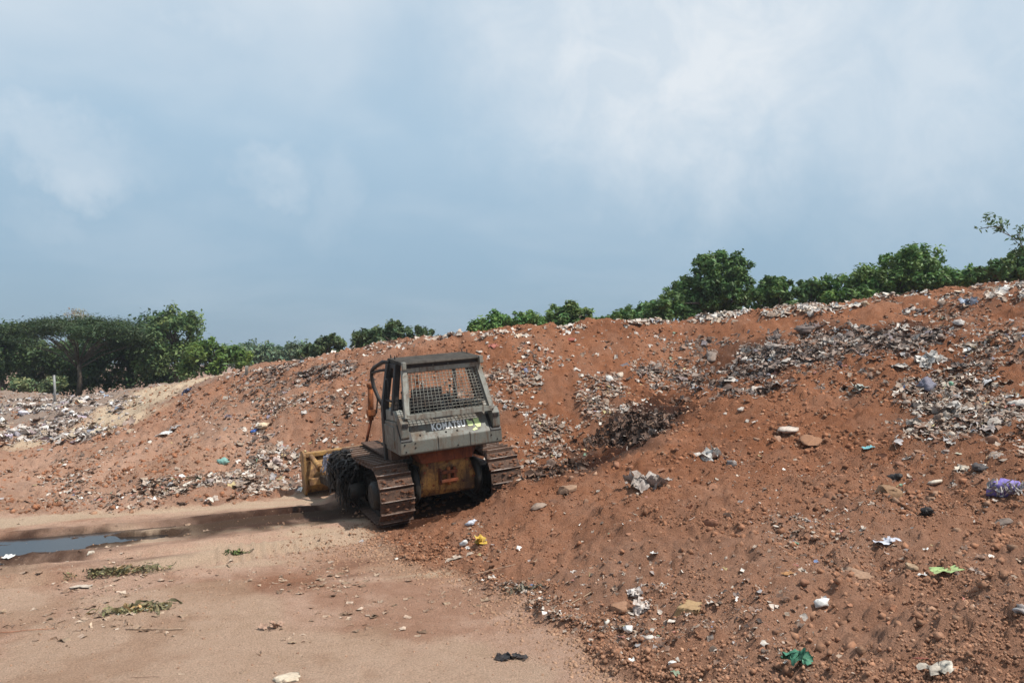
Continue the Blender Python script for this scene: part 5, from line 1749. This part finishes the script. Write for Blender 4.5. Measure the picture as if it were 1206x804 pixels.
single('stone', 'flat cream stone at the bottom edge of the dirt road', 'rock', 338, 799, 34, bigrock(963, .2), (.62, .52, .40), 'clod', dirt=.15)
single('rag', 'pinkish flattened rag on the dirt road', 'rag', 324, 740, 38, pile_shape(964, 8, 'sheet', .9, .22, .1), (.46, .30, .22))
single('bag', 'white flat bag on the left of the embankment face', 'bag', 194, 512, 20, fold_sheet(965, 7, .3, 1.5), WH, dirt=.1)
single('sheet', 'grey plastic sheet above the white flat bag', 'plastic', 205, 505, 22, fold_sheet(966, 7, .25, 1.8), (.42, .40, .39))
single('bag', 'cream stuffed bag next to the blue bag on the bank', 'bag', 308, 503, 16, big_bag(967), (.66, .52, .36), dirt=.1)
single('bag', 'small blue plastic bag on the bank', 'bag', 299, 508, 11, big_bag(968), (.04, .13, .42), dirt=.05)
single('bag', 'teal plastic bag above the rubbish heap on the bank', 'bag', 262, 545, 13, big_bag(969), (.20, .40, .36), dirt=.1)
single('bag', 'pinkish white bag on the bank left of the blade', 'bag', 326, 546, 20, pile_shape(970, 6, 'bag', .6, .4, .3), (.60, .48, .44))
single('bag', 'white bag standing at the far left of the rubbish field', 'bag', 5, 496, 12, big_bag(971, 1.2), WH, dirt=.05)
single('bag', 'white bag in the middle of the left rubbish field', 'bag', 85, 485, 9, big_bag(972, .9), WH, dirt=.05)
single('bag', 'pale lilac bag near the left edge of the rubbish field', 'bag', 28, 488, 14, big_bag(973, .7), (.62, .60, .66), dirt=.05)
single('sheet', 'flat white board lying in the left rubbish field', 'plastic', 52, 505, 30, fold_sheet(974, 6, .08, 2.2), (.66, .63, .60), dirt=.1)
single('tarp', 'crumpled blue and grey tarp on the crest left of the sand ramp end', 'tarp', 220, 463, 18, pile_shape(975, 8, 'sheet', .8, .4, .3), (.16, .20, .34))
single('bag', 'white bag above the centre of the embankment face', 'bag', 717, 448, 14, big_bag(976), (.70, .68, .64), dirt=.12)
single('bag', 'beige bag right of the white bag on the embankment face', 'bag', 731, 445, 13, big_bag(977), (.58, .48, .38), dirt=.12)
single('rag', 'red rag near the crest right of the canopy', 'rag', 583, 409, 12, fold_sheet(978, 6, .5), (.42, .12, .09))
single('tile', 'flat red broken tile on the crest of the bank', 'tile', 673, 401, 13, bigrock(979, .25), (.33, .08, .06), 'clod')
single('tarp', 'crumpled blue and white tarp on the right crest', 'tarp', 1143, 357, 26, pile_shape(980, 12, 'sheet', .8, .35, .4), (.36, .44, .56))
single('bag', 'large white bag on the top right of the crest', 'bag', 1180, 343, 18, big_bag(981, .7), (.70, .69, .67), dirt=.1)
single('bag', 'grey stuffed bag below the tarp on the right slope', 'bag', 1127, 381, 20, big_bag(982, .7), (.52, .49, .46))
single('bag', 'tan upright bag on the crest of the right bank', 'bag', 1018, 361, 11, big_bag(983, 1.2), (.52, .40, .26), dirt=.1)
single('sheet', 'wide whitish torn sheet on the upper right slope', 'plastic', 1095, 428, 48, pile_shape(984, 16, 'sheet', .9, .32, .35), (.60, .57, .53), heading=.3)
single('bag', 'pale green grey plastic bag on the upper slope', 'bag', 1012, 457, 26, pile_shape(985, 8, 'sheet', .7, .42, .35), (.42, .46, .42))
single('sheet', 'blue tinted clear sheet in the upper right rubbish', 'plastic', 1143, 412, 20, fold_sheet(986, 7, .4, 1.5), (.46, .54, .60))
single('bag', 'dark blue grey bag among the rubbish on the right slope', 'bag', 1092, 457, 26, big_bag(987, .7), (.16, .16, .21), dirt=.1)
single('rag', 'grey torn sacking draped in the middle of the right slope', 'rag', 1117, 487, 40, pile_shape(988, 14, 'sheet', .8, .35, .4), (.50, .46, .42), heading=.5)
single('rag', 'pale rag bundle left of the torn sacking on the right slope', 'rag', 1080, 500, 26, pile_shape(989, 8, 'sheet', .8, .4, .4), (.46, .42, .37))
single('sheet', 'small pale leaf of plastic alone under the rubbish on the right', 'plastic', 1128, 534, 9, fold_sheet(990, 5, .3, 2.2), (.62, .58, .44))
single('pole', 'thin twig standing out of the soil on the right slope', 'stick', 1026, 505, 28, stick_shape(991, .02, .04), (.30, .18, .12), heading=.9)
single('pole', 'long pale stick lying on the dirt road, left', 'stick', 183, 742, 66, stick_shape(992, .02, .04), (.42, .31, .22), heading=.05)
single('pole', 'short dark stick at the lower left of the dirt road', 'stick', 172, 799, 32, stick_shape(993, .02, .05), (.24, .15, .10), heading=.1)
single('scrap', 'white scrap at the edge of the puddle', 'litter', 9, 657, 13, fold_sheet(994, 5, .4), WH, dirt=.05)
single('stone', 'pale stone standing beside the near edge of the puddle', 'rock', 106, 650, 11, bigrock(995, .8), (.55, .50, .42), 'clod')
single('scrap', 'flat pale paper below the cut grass heap', 'litter', 95, 692, 24, fold_sheet(996, 6, .1, 1.8), (.52, .44, .36), heading=.1)
single('string', 'orange twisted string on the dirt road at the left', 'string', 30, 744, 60, stick_shape(997, .012, .10), (.44, .16, .07), heading=.25)

# heaps of cut greenery on the road
for (px, py, w, nst, lab, gcol) in [(135, 674, 56, 130, 'long heap of wilted green cuttings lying on the dirt road', (.11, .10, .05)), (160, 719, 44, 80, 'flattened heap of dry cuttings on the dirt road, nearest', (.19, .16, .08)), (275, 652, 14, 30, 'small tuft of green weeds at the edge of the pale strip', (.06, .09, .03)), (628, 694, 34, 40, 'dry grey twigs and leaves on the road near the mound', (.16, .14, .10))]:
    p = spot(px, py)
    sz = w * p[1] / FPX
    root = empty('cuttings_heap', tuple(p))
    tag(root, lab, 'plant heap')
    r = np.random.default_rng(px)
    pos = np.stack([np.clip(r.normal(size=nst) * 0.42, -1, 1) * sz, r.normal(size=nst) * sz * 0.13, 0.01 + r.random(nst) * 0.045 * (w / 60)], 1)
    pos[:, 1] += pos[:, 0] * 0.35
    c = np.array(gcol) * (0.5 + 1.0 * r.random((nst, 1))) * np.where(r.random((nst, 1)) < 0.2, np.array((2.2, 1.7, 1.6)), 1)
    v, f, c2 = join_pieces(STRIPS, r.integers(0, len(STRIPS), nst), pos, 0.04 + 0.09 * r.random(nst), rotmats(nst, r, 0.5), c)
    link('stalks', np_mesh('stalks', v, f, c2), M['trash'], root)['kind'] = 'stuff'
    v, f, c2 = leaf_crown(pos, np.full(nst, 0.06), nst * 3, 0.022, gcol, px, flat=0.4)
    link('leaves', np_mesh('leaves', v, f, c2), M['leaf'], root)['kind'] = 'stuff'

# tangle of roots and plastic hanging on the front of the near track
mt = doz.matrix_basis
root = empty('rag_tangle', tuple(mt @ Vector((-1.6, 0.35, 0.9))))
tag(root, 'dark shaggy tangle of roots and plastic strips hung over the near track', 'debris')
r = np.random.default_rng(555)
O = np.array(root.location)
for nm, nst, colr, ws in (('root_mass', 620, (.032, .024, .019), .016), ('grey_strips', 60, (.15, .13, .115), .016), ('lilac_strips', 10, (.42, .40, .46), .035)):
    Vs, Fs, Cs, off = [], [], [], 0
    for k in range(nst):
        if nm == 'lilac_strips':
            a, x_ = 0.95 + 0.5 * r.random(), -1.60 - 0.12 * r.random()
        else:
            a, x_ = 0.05 + 1.2 * r.random() ** 0.8, -1.34 - 0.30 * r.random()
        y0 = a - 0.38
        ztop = 0.95 + 0.22 * r.random() - 0.25 * abs(a - 0.9)
        L = (0.25 + 0.65 * r.random()) if nm != 'lilac_strips' else 0.45
        nseg = 6
        pts = []
        dx, dy_ = (r.random() - 0.7) * 0.22, (r.random() - 0.4) * 0.35
        for i in range(nseg):
            t_ = i / (nseg - 1)
            pts.append(np.array((x_ + dx * t_ + 0.03 * r.normal() - 0.10 * math.sin(t_ * 2.6), y0 + dy_ * t_ + 0.04 * r.normal(), max(0.06, ztop + 0.12 * math.sin(t_ * 2) - L * t_ ** 1.3))))
        wd = ws * (0.5 + r.random())
        side = np.array((0.3 * r.normal(), 1.0, 0.3 * r.normal())) * wd
        for p_ in pts:
            Vs.append(p_ + side)
            Vs.append(p_ - side)
            cc = np.array(colr) * (0.5 + 1.0 * r.random())
            Cs += [cc, cc]
        for i in range(nseg - 1):
            b0 = off + 2 * i
            Fs += [(b0, b0 + 1, b0 + 3), (b0, b0 + 3, b0 + 2)]
        off += 2 * nseg
    Vw = np.array([(mt @ Vector(p_))[:] for p_ in Vs]) - O
    link(nm, np_mesh(nm, Vw, np.array(Fs), np.array(Cs)), M['trash'], root)

# posts by the rubbish field
p = spot(64, 474)
o = fin_bm('fence_post', tube_bm([(0, 0, -0.3), (0.01, 0, 0.6), (-0.05, 0, 1.35)], [0.06, 0.055, 0.055], 10), M['steel'], None)
o.location = tuple(p)
tag(o, 'lone grey metal post leaning in the left rubbish field', 'post')
p = spot(290, 442)
o = fin_bm('marker_post', tube_bm([(0, 0, -0.2), (0, 0, 0.2), (0.01, 0, 0.32)], [0.06, 0.055, 0.05], 8), M['palebark'], None)
o.location = tuple(p)
tag(o, 'short pale stub of a post on the crest of the left bank', 'post')

# loose stones, scraps and rags one can pick out; each is described by its look and its nearest neighbour
LAND = [(1183, 580, 'purple torn bag'), (1047, 585, 'angular brown rock'), (1112, 672, 'flat green packet'), (1043, 640, 'blue striped wrapper'), (967, 714, 'white paper ball'), (940, 777, 'green plastic sheet'), (811, 719, 'broken yellowish block'),
        (727, 718, 'rounded brown rock'), (739, 744, 'white foam chunk'), (836, 540, 'torn white sheet on the ridge'), (957, 522, 'flat reddish rock'), (840, 616, 'red rounded rock'), (765, 571, 'grey tattered rag strip'), (769, 653, 'lone white scrap'),
        (1102, 789, 'pale packet with red edge'), (1023, 527, 'turquoise packet'), (1205, 720, 'grey bag at the edge'), (669, 575, 'flat tan slab'), (717, 448, 'white bag on the embankment'), (673, 401, 'red broken tile'), (583, 409, 'red rag on the crest'),
        (755, 500, 'wet black heap'), (870, 430, 'dark rubbish drift'), (1143, 357, 'blue and white tarp'), (1162, 449, 'clear crumpled sheet'), (1095, 428, 'wide whitish torn sheet'), (1012, 457, 'pale green grey bag'), (1092, 457, 'dark blue grey bag'),
        (1117, 487, 'grey torn sacking'), (1080, 500, 'pale rag bundle'), (1018, 361, 'tan upright bag'), (1127, 381, 'grey stuffed bag'), (640, 520, 'bulldozer right track'), (1013, 677, 'flat pale slab'), (676, 711, 'thin bent stick')]


def whereabouts(px, py):
    lx_, ly_, nm = min(LAND, key=lambda q_: math.hypot(q_[0] - px, q_[1] - py))
    dx, dy_ = px - lx_, py - ly_
    d = math.hypot(dx, dy_)
    rel = ('right of' if dx > 0 else 'left of') if abs(dx) > abs(dy_) * 1.3 else ('below' if dy_ > 0 else 'above')
    return ('just ' if d < 22 else 'well ' if d > 60 else '') + rel + ' the ' + nm


r = np.random.default_rng(321)
w = soilw * (vy < 15) * (vpx > 640) * (vpy > 500) * (vpy < 800)
for k, j in enumerate(r.choice(len(vx), 110, p=w / w.sum())):
    px, py, sz = float(vpx[j]), float(vpy[j]), 6.5 + 13 * r.random() ** 2.4
    fl = .45 + .4 * r.random()
    pal = r.random() < .25
    lum = 0.7 + 0.6 * r.random()
    lab = '%s %s %s stone %s' % ('small' if sz < 9.5 else 'medium' if sz < 13 else 'larger', 'pale brown' if pal else 'dark red-brown' if lum < .95 else 'light red-brown', 'flattish' if fl < .62 else 'lumpy', whereabouts(px, py))
    single('stone', lab, 'rock', px, py, sz, bigrock(1000 + k % 12, fl) if k % 3 == 0 else chunk(1100 + k % 20, fl),
           np.array((.29, .14, .085)) * lum * (np.array((1.1, 1.35, 1.5)) if pal else 1), 'clod', 'loose stones on the near mound', dirt=.15)
w = soilw * (vy > 16) * (vpx > 540) * (vpx < 900) * (vpy < 540) * (vpy > 390)
for k, j in enumerate(r.choice(len(vx), 45, p=w / w.sum())):
    px, py, sz = float(vpx[j]), float(vpy[j]), 6 + 8 * r.random() ** 2
    lum = 0.7 + 0.5 * r.random()
    lab = '%s %s plastic %s %s' % ('small' if sz < 8.5 else 'larger', 'whitish' if lum > .98 else 'dull beige', 'bag' if k % 2 else 'sheet', whereabouts(px, py))
    single('plastic_bag' if k % 2 else 'plastic_sheet', lab, 'litter', px, py, sz, big_bag(1200 + k % 8, .6) if k % 2 else fold_sheet(1300 + k % 8, 6, .45),
           np.array((.64, .58, .52)) * lum, 'trash', 'pale scraps on the embankment face', dirt=.2)
w = soilw * (np.exp(-(((vpx - 1110) / 90) ** 2 + ((vpy - 460) / 55) ** 2)) + np.exp(-(((vpx - 960) / 120) ** 2 + ((vpy - 410 + 0.25 * (vpx - 960)) / 26) ** 2)))
for k, j in enumerate(r.choice(len(vx), 55, p=w / w.sum())):
    px, py, sz = float(vpx[j]), float(vpy[j]), 10 + 16 * r.random() ** 2
    ci = int(r.integers(0, 4))
    nm = ['rag', 'bag', 'sheet', 'tangle'][k % 4]
    lab = '%s %s %s' % (['beige', 'dark brown-grey', 'whitish', 'blackish'][ci], ['crumpled rag pile', 'half buried bag', 'creased sheet', 'tangle of strips'][k % 4], whereabouts(px, py))
    single(nm, lab, 'litter', px, py, sz, [pile_shape(1400 + k, 7, 'sheet', .8, .45, .35), big_bag(1500 + k, .5), fold_sheet(1600 + k, 9, .45, 1.4), pile_shape(1700 + k, 16, 'strip', .8, .6, .3)][k % 4],
           np.array([(.52, .47, .42), (.30, .26, .23), (.62, .58, .53), (.12, .10, .095)][ci]) * (0.8 + 0.4 * r.random()), 'trash', 'rags and bags in the right slope drift', dirt=.3)

# ------------------------------------------------------------------ hazy air
hx, hy0, hy1 = float(HW.max()) + 5, -20.0, float(YS.max()) + 5
bm = box_bm(-hx, hx, hy0, hy1, -1.5, 12.0, 0)
bmesh.ops.recalc_face_normals(bm, faces=bm.faces[:])
hz = fin_bm('haze', bm, bpy.data.materials.new('haze_air'), None)
tag(hz, 'thin humid haze over the whole dump', None, None, 'stuff')
hm = hz.data.materials[0]
hm.use_nodes = True
hm.node_tree.nodes.clear()
ho = hm.node_tree.nodes.new('ShaderNodeOutputMaterial')
pv_ = hm.node_tree.nodes.new('ShaderNodeVolumePrincipled')
pv_.inputs['Color'].default_value = (0.86, 0.92, 1.0, 1)
pv_.inputs['Density'].default_value = 0.0005
pv_.inputs['Anisotropy'].default_value = 0.2
hm.node_tree.links.new(pv_.outputs[0], ho.inputs['Volume'])
